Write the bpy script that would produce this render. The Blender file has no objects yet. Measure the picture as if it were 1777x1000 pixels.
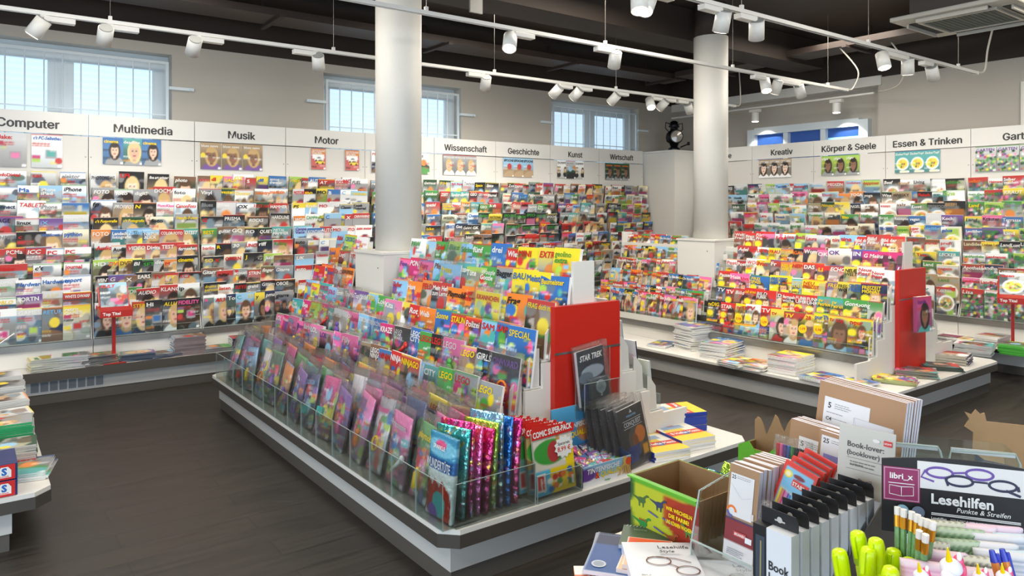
import bpy, math, random
import numpy as np
from mathutils import Vector, Matrix
S = bpy.context.scene
COL = S.collection
R = math.radians
# ------------------------------------------------------------------ camera, world, light, exposure
CAM_H = 1.65
YAW = math.atan2(0.801, 0.599)                 # heading of the view, room axes: X along the window wall, Y towards it
cam_d = bpy.data.cameras.new('camera'); cam = bpy.data.objects.new('camera', cam_d); COL.objects.link(cam)
cam.location = (0, 0, CAM_H); cam.rotation_euler = (R(90), 0, YAW - R(90))
cam_d.sensor_width = 36; cam_d.lens = 36*1266/1777; cam_d.shift_y = -140/1777; cam_d.clip_start = .05
S.camera = cam
S.view_settings.view_transform = 'Standard'; S.view_settings.look = 'None'; S.view_settings.gamma = 1
S.view_settings.use_curve_mapping = False
S.view_settings.exposure = 0.27
S.cycles.max_bounces = 8; S.cycles.diffuse_bounces = 4; S.cycles.glossy_bounces = 3; S.cycles.transparent_max_bounces = 16
S.cycles.caustics_reflective = False; S.cycles.caustics_refractive = False; S.cycles.sample_clamp_indirect = 4
W = bpy.data.worlds.new('sky'); S.world = W; W.use_nodes = True
_bg = W.node_tree.nodes['Background']; _sky = W.node_tree.nodes.new('ShaderNodeTexSky'); _sky.sky_type = 'HOSEK_WILKIE'
_sky.turbidity = 6; _sky.sun_direction = (-.3, -.6, .74); W.node_tree.links.new(_sky.outputs[0], _bg.inputs[0]); _bg.inputs[1].default_value = .6

def area(name, loc, rot, sx, sy, power, col=(1, 1, 1)):
    l = bpy.data.lights.new(name, 'AREA'); l.shape = 'RECTANGLE'; l.size = sx; l.size_y = sy; l.energy = power; l.color = col
    o = bpy.data.objects.new(name, l); COL.objects.link(o); o.location = loc; o.rotation_euler = rot; return o
WARM = (1, .93, .82)
# daylight through the shop front behind the photographer
area('shopfront_daylight', (-.5, -3.85, 1.7), (R(-90), 0, R(180)), 7, 2.6, 230, (.72, .86, 1))
area('shopfront_daylight', (-3.85, 1.0, 1.7), (R(90), 0, R(-90)), 6, 2.6, 190, (.74, .87, 1))
# fill lights without fixtures, added over the aisles, above the track level
for _x, _y, _p in ((-1.2, 1.2, 40), (2.0, 1.2, 52), (5.2, 1.2, 52), (-1.2, 4.4, 42), (1.0, 4.9, 48), (4.4, 4.3, 56), (4.4, 6.1, 30), (7.6, 4.3, 44), (7.4, 1.4, 44), (1.2, 6.2, 22)):
    area('ceiling_fill', (_x, _y, 3.62), (0, 0, 0), 1.3, .9, _p*.88, WARM)

# ------------------------------------------------------------------ helpers
def lin(c):
    c = np.asarray(c, dtype=float); return np.where(c <= .04045, c/12.92, ((c+.055)/1.055)**2.4)
def hx(s):
    return tuple(int(s[i:i+2], 16)/255 for i in (0, 2, 4))
MATS = {}
def mat(name, col='ffffff', rough=.5, metal=0., noise=0., scale=20., bump=0., emit=0., coat=0., spec=.5):
    if name in MATS: return MATS[name]
    m = bpy.data.materials.new(name); m.use_nodes = True; nt = m.node_tree; b = nt.nodes['Principled BSDF']
    c = tuple(lin(hx(col))) + (1,)
    b.inputs['Base Color'].default_value = c; b.inputs['Roughness'].default_value = rough; b.inputs['Metallic'].default_value = metal
    b.inputs['Specular IOR Level'].default_value = spec
    if coat: b.inputs['Coat Weight'].default_value = coat
    if emit: b.inputs['Emission Color'].default_value = c; b.inputs['Emission Strength'].default_value = emit
    n = nt.nodes.new('ShaderNodeTexNoise'); n.inputs['Scale'].default_value = scale; tc = nt.nodes.new('ShaderNodeTexCoord')
    nt.links.new(tc.outputs['Object'], n.inputs['Vector'])
    if noise:
        mx = nt.nodes.new('ShaderNodeMix'); mx.data_type = 'RGBA'; mx.inputs[6].default_value = tuple(x*(1-noise) for x in c[:3])+(1,); mx.inputs[7].default_value = tuple(min(1, x*(1+noise)) for x in c[:3])+(1,)
        nt.links.new(n.outputs[0], mx.inputs[0]); nt.links.new(mx.outputs[2], b.inputs['Base Color'])
    if bump:
        bp = nt.nodes.new('ShaderNodeBump'); bp.inputs['Strength'].default_value = bump; bp.inputs['Distance'].default_value = .01
        nt.links.new(n.outputs[0], bp.inputs['Height']); nt.links.new(bp.outputs[0], b.inputs['Normal'])
    MATS[name] = m; return m
def print_mat(name, rough, metal=0., bump=0., scale=30., coat=0.):
    """printed surface: the print is the mesh's colour attribute"""
    m = bpy.data.materials.new(name); m.use_nodes = True; nt = m.node_tree; b = nt.nodes['Principled BSDF']
    a = nt.nodes.new('ShaderNodeAttribute'); a.attribute_name = 'Col'; nt.links.new(a.outputs['Color'], b.inputs['Base Color'])
    b.inputs['Roughness'].default_value = rough; b.inputs['Metallic'].default_value = metal
    b.inputs['Coat Weight'].default_value = coat; b.inputs['Coat Roughness'].default_value = .15
    if bump:
        n = nt.nodes.new('ShaderNodeTexNoise'); n.inputs['Scale'].default_value = scale; tc = nt.nodes.new('ShaderNodeTexCoord')
        nt.links.new(tc.outputs['Object'], n.inputs['Vector'])
        bp = nt.nodes.new('ShaderNodeBump'); bp.inputs['Strength'].default_value = bump; bp.inputs['Distance'].default_value = .01
        nt.links.new(n.outputs[0], bp.inputs['Height']); nt.links.new(bp.outputs[0], b.inputs['Normal'])
    MATS[name] = m; return m
PRINT = print_mat('printed_paper', .48); FOIL = print_mat('printed_foil', .22, .75, .8, 28); GLOSSBAG = print_mat('printed_film', .2, .1, .5, 30, .4)
def clear_mat(name, tint, base, edge, rough, bump=0., scale=25., haze=0.):
    m = bpy.data.materials.new(name); m.use_nodes = True; nt = m.node_tree; nt.nodes.remove(nt.nodes['Principled BSDF'])
    out = nt.nodes['Material Output']; t = nt.nodes.new('ShaderNodeBsdfTransparent'); t.inputs[0].default_value = tuple(lin(hx(tint)))+(1,)
    g = nt.nodes.new('ShaderNodeBsdfGlossy'); g.inputs[0].default_value = (1, 1, 1, 1); g.inputs['Roughness'].default_value = rough
    lw = nt.nodes.new('ShaderNodeLayerWeight'); lw.inputs[0].default_value = .35
    mr = nt.nodes.new('ShaderNodeMapRange'); mr.inputs[3].default_value = base; mr.inputs[4].default_value = edge
    df = nt.nodes.new('ShaderNodeBsdfDiffuse'); df.inputs[0].default_value = (.9, .9, .9, 1); hz = nt.nodes.new('ShaderNodeMixShader'); hz.inputs[0].default_value = haze; nt.links.new(t.outputs[0], hz.inputs[1]); nt.links.new(df.outputs[0], hz.inputs[2]); t = hz
    nt.links.new(lw.outputs['Fresnel'], mr.inputs[0]); mx = nt.nodes.new('ShaderNodeMixShader')
    nt.links.new(mr.outputs[0], mx.inputs[0]); nt.links.new(t.outputs[0], mx.inputs[1]); nt.links.new(g.outputs[0], mx.inputs[2]); nt.links.new(mx.outputs[0], out.inputs[0])
    if bump:
        n = nt.nodes.new('ShaderNodeTexNoise'); n.inputs['Scale'].default_value = scale; n.inputs['Detail'].default_value = 3
        bp = nt.nodes.new('ShaderNodeBump'); bp.inputs['Strength'].default_value = bump; bp.inputs['Distance'].default_value = .01
        nt.links.new(n.outputs[0], bp.inputs['Height']); nt.links.new(bp.outputs[0], g.inputs['Normal']); nt.links.new(bp.outputs[0], lw.inputs['Normal'])
    MATS[name] = m; return m
ACRYL = clear_mat('clear_acrylic', 'fafdfc', .01, .45, .04); AEDGE = mat('acrylic_edge', 'a3b3ae', .25); WRAP = clear_mat('clear_film', 'fdfdfd', .015, .5, .16, 1.0, 18, haze=.025)

def at(px, py, z):
    """the point of height z on the ray through a pixel of the 1777x1000 photograph"""
    a = (px-888)/1266; d = 1266*(CAM_H-z)/(py-360)
    return d*(.599+a*.801), d*(.801-a*.599)
def proj(x, y, z):
    d = .599*x+.801*y; r = .801*x-.599*y
    if d < .1: return -9999, 0
    return 888+1266*r/d, 360-1266*(z-CAM_H)/d

class MB:
    def __init__(s): s.v = []; s.f = []; s.m = []
    def add(s, vs, fs, m=0):
        k = len(s.v); s.v += [tuple(v) for v in vs]; s.f += [tuple(i+k for i in f) for f in fs]; s.m += [m]*len(fs); return s
    def box(s, x0, y0, z0, x1, y1, z1, m=0):
        x0, x1 = sorted((x0, x1)); y0, y1 = sorted((y0, y1)); z0, z1 = sorted((z0, z1))
        return s.add([(x0,y0,z0),(x1,y0,z0),(x1,y1,z0),(x0,y1,z0),(x0,y0,z1),(x1,y0,z1),(x1,y1,z1),(x0,y1,z1)],
                     [(0,3,2,1),(4,5,6,7),(0,1,5,4),(1,2,6,5),(2,3,7,6),(3,0,4,7)], m)
    def prism(s, poly, a, b, axis='z', m=0):
        """poly: counter-clockwise 2-D outline; z: (x,y) raised a..b; y: (x,z) along y; x: (y,z) along x"""
        n = len(poly)
        P = {'z': lambda p, t: (p[0], p[1], t), 'y': lambda p, t: (p[0], t, p[1]), 'x': lambda p, t: (t, p[0], p[1])}[axis]
        vs = [P(p, a) for p in poly]+[P(p, b) for p in poly]
        fs = [tuple(range(n))[::-1], tuple(range(n, 2*n))]+[(i, (i+1) % n, n+(i+1) % n, n+i) for i in range(n)]
        if axis == 'y': fs = [f[::-1] for f in fs]
        return s.add(vs, fs, m)
    def cyl(s, p0, p1, r0, r1=None, n=16, m=0, cap=True):
        p0 = Vector(p0); p1 = Vector(p1); r1 = r0 if r1 is None else r1; d = (p1-p0).normalized()
        u = d.orthogonal().normalized(); w = d.cross(u)
        vs = [p0+(u*math.cos(2*math.pi*i/n)+w*math.sin(2*math.pi*i/n))*r0 for i in range(n)]+[p1+(u*math.cos(2*math.pi*i/n)+w*math.sin(2*math.pi*i/n))*r1 for i in range(n)]
        fs = [(i, (i+1) % n, n+(i+1) % n, n+i) for i in range(n)]
        if cap: fs += [tuple(range(n))[::-1], tuple(range(n, 2*n))]
        return s.add(vs, fs, m)
    def tube(s, pts, r, n=8, m=0):
        pts = [Vector(p) for p in pts]; k = len(pts); vs = []; u = None
        for i, p in enumerate(pts):
            d = (pts[min(i+1, k-1)]-pts[max(i-1, 0)]).normalized()
            u = d.orthogonal().normalized() if u is None else (u-d*u.dot(d)).normalized()
            w = d.cross(u); vs += [p+(u*math.cos(2*math.pi*j/n)+w*math.sin(2*math.pi*j/n))*r for j in range(n)]
        fs = [(i*n+j, i*n+(j+1) % n, (i+1)*n+(j+1) % n, (i+1)*n+j) for i in range(k-1) for j in range(n)]
        fs += [tuple(range(n))[::-1], tuple(range((k-1)*n, k*n))]
        return s.add(vs, fs, m)
    def lathe(s, prof, n=20, m=0, c=(0, 0, 0)):
        vs = [(c[0]+r*math.cos(2*math.pi*j/n), c[1]+r*math.sin(2*math.pi*j/n), c[2]+z) for r, z in prof for j in range(n)]
        fs = [(i*n+j, i*n+(j+1) % n, (i+1)*n+(j+1) % n, (i+1)*n+j) for i in range(len(prof)-1) for j in range(n)]
        fs += [tuple(range(n))[::-1], tuple(range((len(prof)-1)*n, len(prof)*n))]
        return s.add(vs, fs, m)
    def ball(s, c, rx, ry, rz, n=12, k=8, m=0):
        vs = []; fs = []
        for i in range(k+1):
            t = math.pi*i/k
            for j in range(n):
                p = 2*math.pi*j/n; vs.append((c[0]+rx*math.sin(t)*math.cos(p), c[1]+ry*math.sin(t)*math.sin(p), c[2]+rz*math.cos(t)))
        for i in range(k):
            for j in range(n): fs.append((i*n+j, (i+1)*n+j, (i+1)*n+(j+1) % n, i*n+(j+1) % n))
        return s.add(vs, fs, m)
    def build(s, name, mats, parent=None, smooth=False, bevel=0., loc=None, rot=None):
        me = bpy.data.meshes.new(name); me.from_pydata(s.v, [], s.f); mats = mats if isinstance(mats, (list, tuple)) else [mats]
        for m in mats: me.materials.append(m)
        if len(mats) > 1: me.polygons.foreach_set('material_index', s.m)
        if smooth: me.polygons.foreach_set('use_smooth', [True]*len(me.polygons))
        me.validate(); o = bpy.data.objects.new(name, me); COL.objects.link(o)
        if parent: o.parent = parent
        if loc: o.location = loc
        if rot: o.rotation_euler = rot
        if bevel:
            b = o.modifiers.new('bevel', 'BEVEL'); b.width = bevel; b.segments = 2; b.limit_method = 'ANGLE'
        if smooth and not bevel:
            pass
        return o
def tag(o, label=None, cat=None, group=None, kind=None):
    if label: o['label'] = label
    if cat: o['category'] = cat
    if group: o['group'] = group
    if kind: o['kind'] = kind
    return o
def thing(name, label, cat, loc=(0, 0, 0), rz=0., group=None):
    o = bpy.data.objects.new(name, None); COL.objects.link(o); o.location = loc; o.rotation_euler = (0, 0, rz); o.empty_display_size = .1
    return tag(o, label, cat, group)
def struct(o): o['kind'] = 'structure'; return o
ORD = 'zeroth first second third fourth fifth sixth seventh eighth ninth tenth eleventh twelfth thirteenth fourteenth fifteenth sixteenth seventeenth eighteenth nineteenth twentieth'.split()
ORD += ['twenty-'+w for w in ORD[1:10]]+['thirtieth']+['thirty-'+w for w in ORD[1:10]]

# text outlines, cached
TC = {}
def _glyphs(s, bold, font=None):
    cu = bpy.data.curves.new('lettering', 'FONT'); cu.body = s; cu.size = 1; cu.resolution_u = 2; cu.offset = bold; cu.fill_mode = 'FRONT'
    if font: cu.font = font
    o = bpy.data.objects.new('lettering', cu); me = bpy.data.meshes.new_from_object(o)
    v = np.empty(len(me.vertices)*3); me.vertices.foreach_get('co', v); v = v.reshape(-1, 3)[:, :2]
    f = [tuple(p.vertices) for p in me.polygons]
    bpy.data.objects.remove(o); bpy.data.curves.remove(cu); bpy.data.meshes.remove(me)
    return v, f
ADV = {}
def _adv(ch):
    if ch not in ADV:
        a = _glyphs('H'+ch+'H', 0)[0]; b = _glyphs('HH', 0)[0]; ADV[ch] = float(a[:, 0].max()-b[:, 0].max())
    return ADV[ch]
import os
def _sans():
    # the plain grotesque that ships inside Blender; the built-in face when it is not there
    try: return bpy.data.fonts.load(os.path.join(bpy.utils.resource_path('LOCAL'), 'datafiles', 'fonts', 'Inter.woff2'))
    except Exception: return None
SANS = _sans()
SANS_CAP = float(_glyphs('H', 0, SANS)[0][:, 1].max()); BUILT_CAP = float(_glyphs('H', 0)[0][:, 1].max())
def text2d(s, bold=.02):
    k = (s, bold)
    if k in TC: return TC[k]
    if bold < 0:                   # negative: the grotesque, struck five times for weight
        b = -bold; vs = []; f = []
        if SANS is None: return text2d(s, b)
        gl = []; f0 = []; x = 0.; n = 0
        for ch in s:                # K and k come from the built-in face: the grotesque's do not fill cleanly
            if ch != ' ':
                gv, gf = _glyphs(ch, 0) if ch in 'Kk' else _glyphs(ch, 0, SANS)
                gl.append(gv*(1.0 if ch not in 'Kk' else SANS_CAP/BUILT_CAP)+np.array([x, 0])); f0 += [tuple(i+n for i in q) for q in gf]; n += len(gv)
            ka = (ch, 'sans')
            if ka not in ADV: ADV[ka] = float(_glyphs('H'+ch+'H', 0, SANS)[0][:, 0].max()-_glyphs('HH', 0, SANS)[0][:, 0].max())
            x += ADV[ka]
        v0 = np.concatenate(gl)
        for i, (dx, dz) in enumerate(((0, 0), (b, 0), (-b, 0), (0, b*.6), (0, -b*.6))):
            vs.append(np.column_stack([v0+np.array([dx, dz]), np.full(len(v0), -i*1e-5)])); f += [tuple(j+i*len(v0) for j in q) for q in f0]
        v = np.concatenate(vs); v[:, 0] -= v[:, 0].min(); TC[k] = (v, f, v[:, 0].max()); return TC[k]
    if 'M' in s and bold:          # the built-in M does not take an outline offset: set letter by letter, M struck three times
        vs = []; f = []; x = 0.; n = 0
        for ch in s:
            if ch != ' ':
                g = ('g', ch, bold)
                if g not in TC: TC[g] = _glyphs(ch, 0 if ch == 'M' else bold)
                gv, gf = TC[g]
                for j, dx in enumerate((-bold*.8, 0, bold*.8) if ch == 'M' else (0,)):
                    vs.append(np.column_stack([gv+np.array([x+dx, 0]), np.full(len(gv), -j*1e-5)])); f += [tuple(i+n for i in q) for q in gf]; n += len(gv)
            x += _adv(ch)
        v = np.concatenate(vs)
    else: v, f = _glyphs(s, bold)
    if len(v): v[:, 0] -= v[:, 0].min(); w = v[:, 0].max()
    else: v = np.zeros((0, 2)); w = 0
    TC[k] = (v, f, w); return TC[k]
class Ink:
    """flat print on a face in the x-z plane that looks towards -y: words and shapes with a colour each"""
    def __init__(s): s.v = []; s.f = []; s.c = []; s.lay = 0
    def put(s, v2, f, col, y=0.):
        k = len(s.v); s.lay += 1; yy = y-.0004-s.lay*.00006
        s.v += [(p[0], yy+(p[2] if len(p) > 2 else 0), p[1]) for p in v2]; s.f += [tuple(i+k for i in q) for q in f]; s.c += [tuple(lin(col))+(1.,)]*len(v2); return s
    def word(s, t, x, z, h, col, maxw=None, align='l', bold=.02, italic=0., rot=0., minw=None):
        v, f, w = text2d(t, bold); sc = h/.72; sx = sc
        if maxw and w*sc > maxw: sx = maxw/w
        if minw and w*sx < minw: sx = min(minw/w, sx*1.35)
        ww = w*sx; lz = v[:, 2] if v.shape[1] > 2 else np.zeros(len(v)); q = v[:, :2]*np.array([sx, sc]); q[:, 0] += q[:, 1]*italic
        if align == 'c': q[:, 0] -= ww/2
        elif align == 'r': q[:, 0] -= ww
        if rot: ca, sa = math.cos(rot), math.sin(rot); q = q @ np.array([[ca, sa], [-sa, ca]])
        return s.put([(a+x, b+z, l) for (a, b), l in zip(q, lz)], f, col)
    def rect(s, x0, z0, x1, z1, col, rot=0.):
        p = np.array([(x0, z0), (x1, z0), (x1, z1), (x0, z1)])
        if rot:
            c = p.mean(0); ca, sa = math.cos(rot), math.sin(rot); p = (p-c) @ np.array([[ca, sa], [-sa, ca]])+c
        return s.put(p, [(0, 1, 2, 3)], col)
    def poly(s, pts, col): return s.put(pts, [tuple(range(len(pts)))], col)
    def disc(s, x, z, r, col, rz=None, n=20):
        rz = rz or r; return s.poly([(x+r*math.cos(2*math.pi*i/n), z+rz*math.sin(2*math.pi*i/n)) for i in range(n)], col)
    def ring(s, x, z, r, t, col, rz=None, n=24, a0=0., a1=2*math.pi):
        rz = rz or r; vs = []; 
        for i in range(n+1):
            a = a0+(a1-a0)*i/n; vs += [(x+r*math.cos(a), z+rz*math.sin(a)), (x+(r-t)*math.cos(a), z+(rz-t)*math.sin(a))]
        return s.put(vs, [(2*i+1, 2*i, 2*i+2, 2*i+3) for i in range(n)], col)
    def line(s, pts, t, col):
        vs = []; n = len(pts)
        for i, p in enumerate(pts):
            a = pts[max(i-1, 0)]; b = pts[min(i+1, n-1)]; dx, dz = b[0]-a[0], b[1]-a[1]; L = math.hypot(dx, dz) or 1
            vs += [(p[0]-dz/L*t/2, p[1]+dx/L*t/2), (p[0]+dz/L*t/2, p[1]-dx/L*t/2)]
        return s.put(vs, [(2*i, 2*i+1, 2*i+3, 2*i+2) for i in range(n-1)], col)
    def small(s, x, z, w, rows, h, col, rng, gap=1.9):
        """small print too fine to read: short bars"""
        for r in range(rows):
            p = x; e = x+w*rng.uniform(.75, 1)
            while p < e-.3*h: q = min(e, p+h*rng.uniform(1, 4)); s.rect(p, z-r*h*gap-h*.55, q, z-r*h*gap, col); p = q+h*.5
        return s
    def build(s, name, parent, loc=(0, 0, 0), rot=(0, 0, 0), m=None):
        me = bpy.data.meshes.new(name); me.from_pydata(s.v, [], s.f); me.materials.append(m or PRINT)
        ca = me.color_attributes.new('Col', 'FLOAT_COLOR', 'POINT'); ca.data.foreach_set('color', np.array(s.c, dtype=np.float32).ravel())
        o = bpy.data.objects.new(name, me); COL.objects.link(o); o.parent = parent; o.location = loc; o.rotation_euler = rot; return o

# ------------------------------------------------------------------ printed covers
CN = {'k': ('black', '1c1c1e'), 'w': ('white', 'f1f0ec'), 'r': ('red', 'd3231f'), 'y': ('yellow', 'f6d617'), 'b': ('blue', '2467b8'), 'g': ('green', '3f9a3c'),
      'o': ('orange', 'ef7a1c'), 'p': ('pink', 'ee5f9f'), 'v': ('purple', '6a3f93'), 't': ('teal', '3aa5a0'), 'n': ('brown', '7c5236'), 's': ('sky blue', '7fbbe4'),
      'e': ('grey', '8d9093'), 'd': ('dark blue', '1d2d57'), 'c': ('cream', 'e6dcb8'), 'm': ('magenta', 'd0246e'), 'l': ('light green', 'a3cf3c'), 'a': ('pale grey', 'c9cbcc'), 'q': ('dark green', '1f4a2c'), 'z': ('tan', 'b08d60')}
def C(k): return np.array(hx(CN[k][1]))
VIV = 'rybgoptsvml'
def _ell(c, cx, cy, rx, ry, col):
    H, Wd = c.shape[:2]; Y, X = np.mgrid[0:H, 0:Wd]; m = ((X/Wd-cx)/rx)**2+((Y/H-cy)/ry)**2 < 1; c[m] = col
def _rec(c, x0, y0, x1, y1, col):
    H, Wd = c.shape[:2]; c[max(0, int(y0*H)):int(y1*H), max(0, int(x0*Wd)):int(x1*Wd)] = col
def _txt(c, x0, y0, x1, y1, col, rng, n=3):
    H, Wd = c.shape[:2]; lh = (y1-y0)/n
    for i in range(n):
        x = x0; yy = y0+i*lh
        while x < x1:
            L = rng.uniform(.02, .07); _rec(c, x, yy, min(x+L, x1), yy+lh*.55, col); x += L+.018
def _person(c, cx, cy, s, rng, skin=None, hair=None, cloth=None):
    skin = skin if skin is not None else np.array(rng.choice([hx('e8b896'), hx('d9a27e'), hx('f0c9ab'), hx('8a5a3c')]))
    hair = hair if hair is not None else np.array(rng.choice([hx('5b3a22'), hx('c99b52'), hx('2a1c16'), hx('e0bd74')]))
    cloth = cloth if cloth is not None else C(rng.choice('kwrbdpestv'))
    _ell(c, cx, cy+s*1.55, s*1.35, s*.85, cloth); _ell(c, cx, cy+s*.1, s*.82, s*1.0, hair); _rec(c, cx-s*.2, cy+s*.5, cx+s*.2, cy+s*.95, skin*.9)
    _ell(c, cx, cy+s*.08, s*.55, s*.66, skin); _ell(c, cx-.05*s, cy-s*.5, s*.6, s*.25, hair)
    dk = np.array(hx('3b2a25')); _ell(c, cx-s*.22, cy, s*.09, s*.06, dk); _ell(c, cx+s*.22, cy, s*.09, s*.06, dk); _ell(c, cx, cy+s*.42, s*.2, s*.07, np.array(hx('b8433f')))
    _rec(c, cx-s*.03, cy+s*.05, cx+s*.04, cy+s*.24, skin*.85)
def draw(style, rng, bg, acc, size=0):
    solid = style.endswith('!'); style = style.rstrip('!')
    Wd, H = ((60, 80), (96, 128), (160, 216))[size]; b = C(bg); a = C(acc)
    c = np.empty((H, Wd, 3)); g = np.linspace(0, 1, H)[:, None, None]; b2 = b*rng.uniform(.6, 1.0)+(C(rng.choice('wkebs'))*.2 if rng.random() < .5 else 0)
    base = C(rng.choice('eeandzkcwwsaq'))*rng.uniform(.55, 1.0) if not solid and style not in ('kids', 'tv', 'dots', 'plainpic') else b2
    m = np.clip((g-.12)*3.2, 0, 1); c[:] = b*(1-m)+np.clip(base*(1.1-.4*g), 0, 1)*m
    if not solid and style not in ('dots', 'plainpic', 'scene0'):
        for i in range(10 if style != 'kids' else 2):
            q = C(rng.choice('eankzcwqdsaa')); _ell(c, rng.random(), rng.uniform(.15, 1.05), rng.uniform(.08, .3), rng.uniform(.05, .2), c.mean((0, 1))*.45+q*.55*rng.uniform(.6, 1.1))
        _rec(c, 0, 0, 1, .10, b)
    rc = lambda: C(rng.choice(VIV))
    if style == 'face':
        _person(c, rng.uniform(.45, .62), rng.uniform(.46, .54), rng.uniform(.30, .42), rng)
    elif style == 'people':
        for i in range(rng.randint(2, 4)): _person(c, rng.uniform(.2, .85), rng.uniform(.4, .62), rng.uniform(.12, .19), rng)
        for i in range(2): x = rng.uniform(0, .6); y = rng.uniform(.6, .85); _rec(c, x, y, x+.3, y+.12, rc())
    elif style == 'tv':
        _person(c, rng.uniform(.5, .72), rng.uniform(.36, .45), rng.uniform(.2, .27), rng)
        for i in range(4): _rec(c, .03+.24*i, .84, .24+.24*i, .97, rc()*.6+rng.random()*.3)
        _ell(c, .18, .42, .17, .1, C('y')); _rec(c, .03, .62, .6, .7, C(rng.choice('yrb')))
        _txt(c, .05, .64, .57, .69, C('r'), rng, 1); _txt(c, .03, .24, .4, .32, C('k'), rng, 2)
    elif style == 'tech':
        _rec(c, 0, .0, 1, .22, C(rng.choice('wwra'))) if rng.random() < .6 else None
        x = rng.uniform(.2, .5); y = rng.uniform(.4, .6); _rec(c, x, y, x+.35, y+.25, C(rng.choice('kead'))); _rec(c, x+.04, y+.03, x+.31, y+.19, rc())
        for i in range(2): y = rng.uniform(.25, .8); _rec(c, .04, y, .3, y+.1, rc())
        _txt(c, .06, .28, .6, .4, C('r' if bg != 'r' else 'w'), rng, 2)
    elif style == 'car':
        c[:int(.55*H)] = C(rng.choice('saew')); c[int(.55*H):] = C(rng.choice('eanq'))
        if solid: c[:int(.3*H)] = b; c[int(.3*H):] = C('r')*.75+.2; _rec(c, .1, .3, .9, .5, C('w'))
        for i in range(2):
            x = rng.uniform(.1, .4); y = rng.uniform(.38, .75); q = C(rng.choice('rrybekow')); _ell(c, x+.25, y, .17, .07, q*.8); _ell(c, x+.25, y-.01, .11, .045, C('d')); _ell(c, x+.25, y+.06, .32, .065, q)
            _ell(c, x+.06, y+.1, .06, .04, C('k')); _ell(c, x+.42, y+.1, .06, .04, C('k'))
        _rec(c, 0, 0, 1, .2, b)
    elif style == 'scene':
        _ell(c, rng.random(), .95, .7, .45, C(rng.choice('qgdnz'))*.9); _ell(c, rng.random(), 1.0, .8, .35, C(rng.choice('gztnk')))
        _ell(c, rng.uniform(.3, .7), .45, .2, .15, C(rng.choice('yowsr')))
    elif style == 'dark':
        _ell(c, rng.uniform(.3, .7), .6, .35, .3, C(rng.choice('ndeqzr'))*.8); _person(c, rng.uniform(.3, .7), .5, .2, rng) if rng.random() < .6 else None
    elif style == 'band':
        k = rng.randint(1, 4)
        for i in range(k): _person(c, .5 if k == 1 else .15+.7*i/(k-1), .5+rng.uniform(-.05, .05), .34 if k == 1 else .17, rng, cloth=C('k'))
    elif style == 'food':
        for i in range(2): _rec(c, rng.random(), rng.random(), rng.random()+.4, rng.random()+.3, C(rng.choice('wczl')))
        _ell(c, .52, .58, .4, .29, C('w')); _ell(c, .52, .58, .31, .22, C(rng.choice('cyoz')))
        for i in range(26): t = rng.random()*6.28; q = rng.random()*.25; _ell(c, .52+q*math.cos(t), .58+q*.75*math.sin(t), .05, .035, C(rng.choice('rogylnqc')))
    elif style == 'garden':
        for i in range(60): _ell(c, rng.random(), rng.uniform(.2, 1), .07, .05, C(rng.choice('gqlggqpvwymt')))
    elif style == 'craft':
        for i in range(14): x = rng.random(); y = rng.uniform(.2, .9); _rec(c, x, y, x+.22, y+.14, C(rng.choice('wpstylcoea')))
        _person(c, .5, .5, .17, rng) if rng.random() < .4 else None
    elif style == 'animal':
        q = C(rng.choice('nzkwc')); _ell(c, .5, .75, .35, .25, q); _ell(c, .5, .48, .2, .15, q*.9); _ell(c, .36, .36, .06, .1, q*.7); _ell(c, .64, .36, .06, .1, q*.7); _ell(c, .43, .47, .03, .02, C('k')); _ell(c, .57, .47, .03, .02, C('k')); _ell(c, .5, .54, .05, .03, C('k'))
    elif style == 'text':
        _rec(c, .1, .3, .9, .7, rc()*.7); _txt(c, .08, .74, .9, .95, C('k' if bg in 'wcay' else 'w'), rng, 4)
    elif style == 'kids':
        for i in range(9): _ell(c, rng.random(), rng.uniform(.25, 1), rng.uniform(.06, .2), rng.uniform(.05, .15), rc())
        for i in range(5): x = rng.random()*.8; y = rng.uniform(.25, .9); _rec(c, x, y, x+rng.uniform(.15, .4), y+rng.uniform(.05, .13), rc())
        q = rc(); _ell(c, .55, .6, .2, .15, q); _ell(c, .48, .57, .05, .04, C('w')); _ell(c, .62, .57, .05, .04, C('w')); _ell(c, .49, .575, .02, .018, C('k')); _ell(c, .61, .575, .02, .018, C('k')); _ell(c, .55, .66, .08, .025, C('r'))
    elif style == 'dots':
        for i in range(70): _ell(c, rng.random(), rng.random(), .025, .018, C(rng.choice('wyspo')))
    elif style == 'plainpic':
        _rec(c, .08, .25, .92, .9, a)
    if style not in ('plainpic', 'dots', 'scene0'):
        n = rng.randint(2, 4)
        for i in range(n):
            y = rng.uniform(.3, .85); x = rng.choice((.04, .04, .6)); q = C(rng.choice('wyrwk')); _txt(c, x, y, x+.34, y+.08, q, rng, 2)
        if rng.random() < .35: _rec(c, 0, 0, 1, .045, C(rng.choice('yrbgo')))
        if rng.random() < .3: _ell(c, rng.choice((.14, .86)), rng.uniform(.25, .8), .12, .09, C(rng.choice('yrpo')))
        _rec(c, .84, .9, .97, .98, C('w'))
    if style in ('kids', 'tv'):
        for i in range(14): x = rng.random()*.9; y = rng.uniform(.2, .95); _txt(c, x, y, x+rng.uniform(.15, .35), y+rng.uniform(.04, .08), C(rng.choice('wwwykrb')), rng, 1)
    c = c*1.05+.05
    gy = c.mean(2, keepdims=True); sat = .92 if style in ('kids', 'tv', 'dots', 'plainpic', 'scene0') else .72
    return np.clip(gy+(c-gy)*sat, 0, 1)
def sample(c, nx, ny):
    H, Wd = c.shape[:2]; return c[:H//ny*ny, :Wd//nx*nx].reshape(ny, H//ny, nx, Wd//nx, 3).mean((1, 3))
PAGE = tuple(lin(hx('f7f5f0')))+(1.,)
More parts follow.
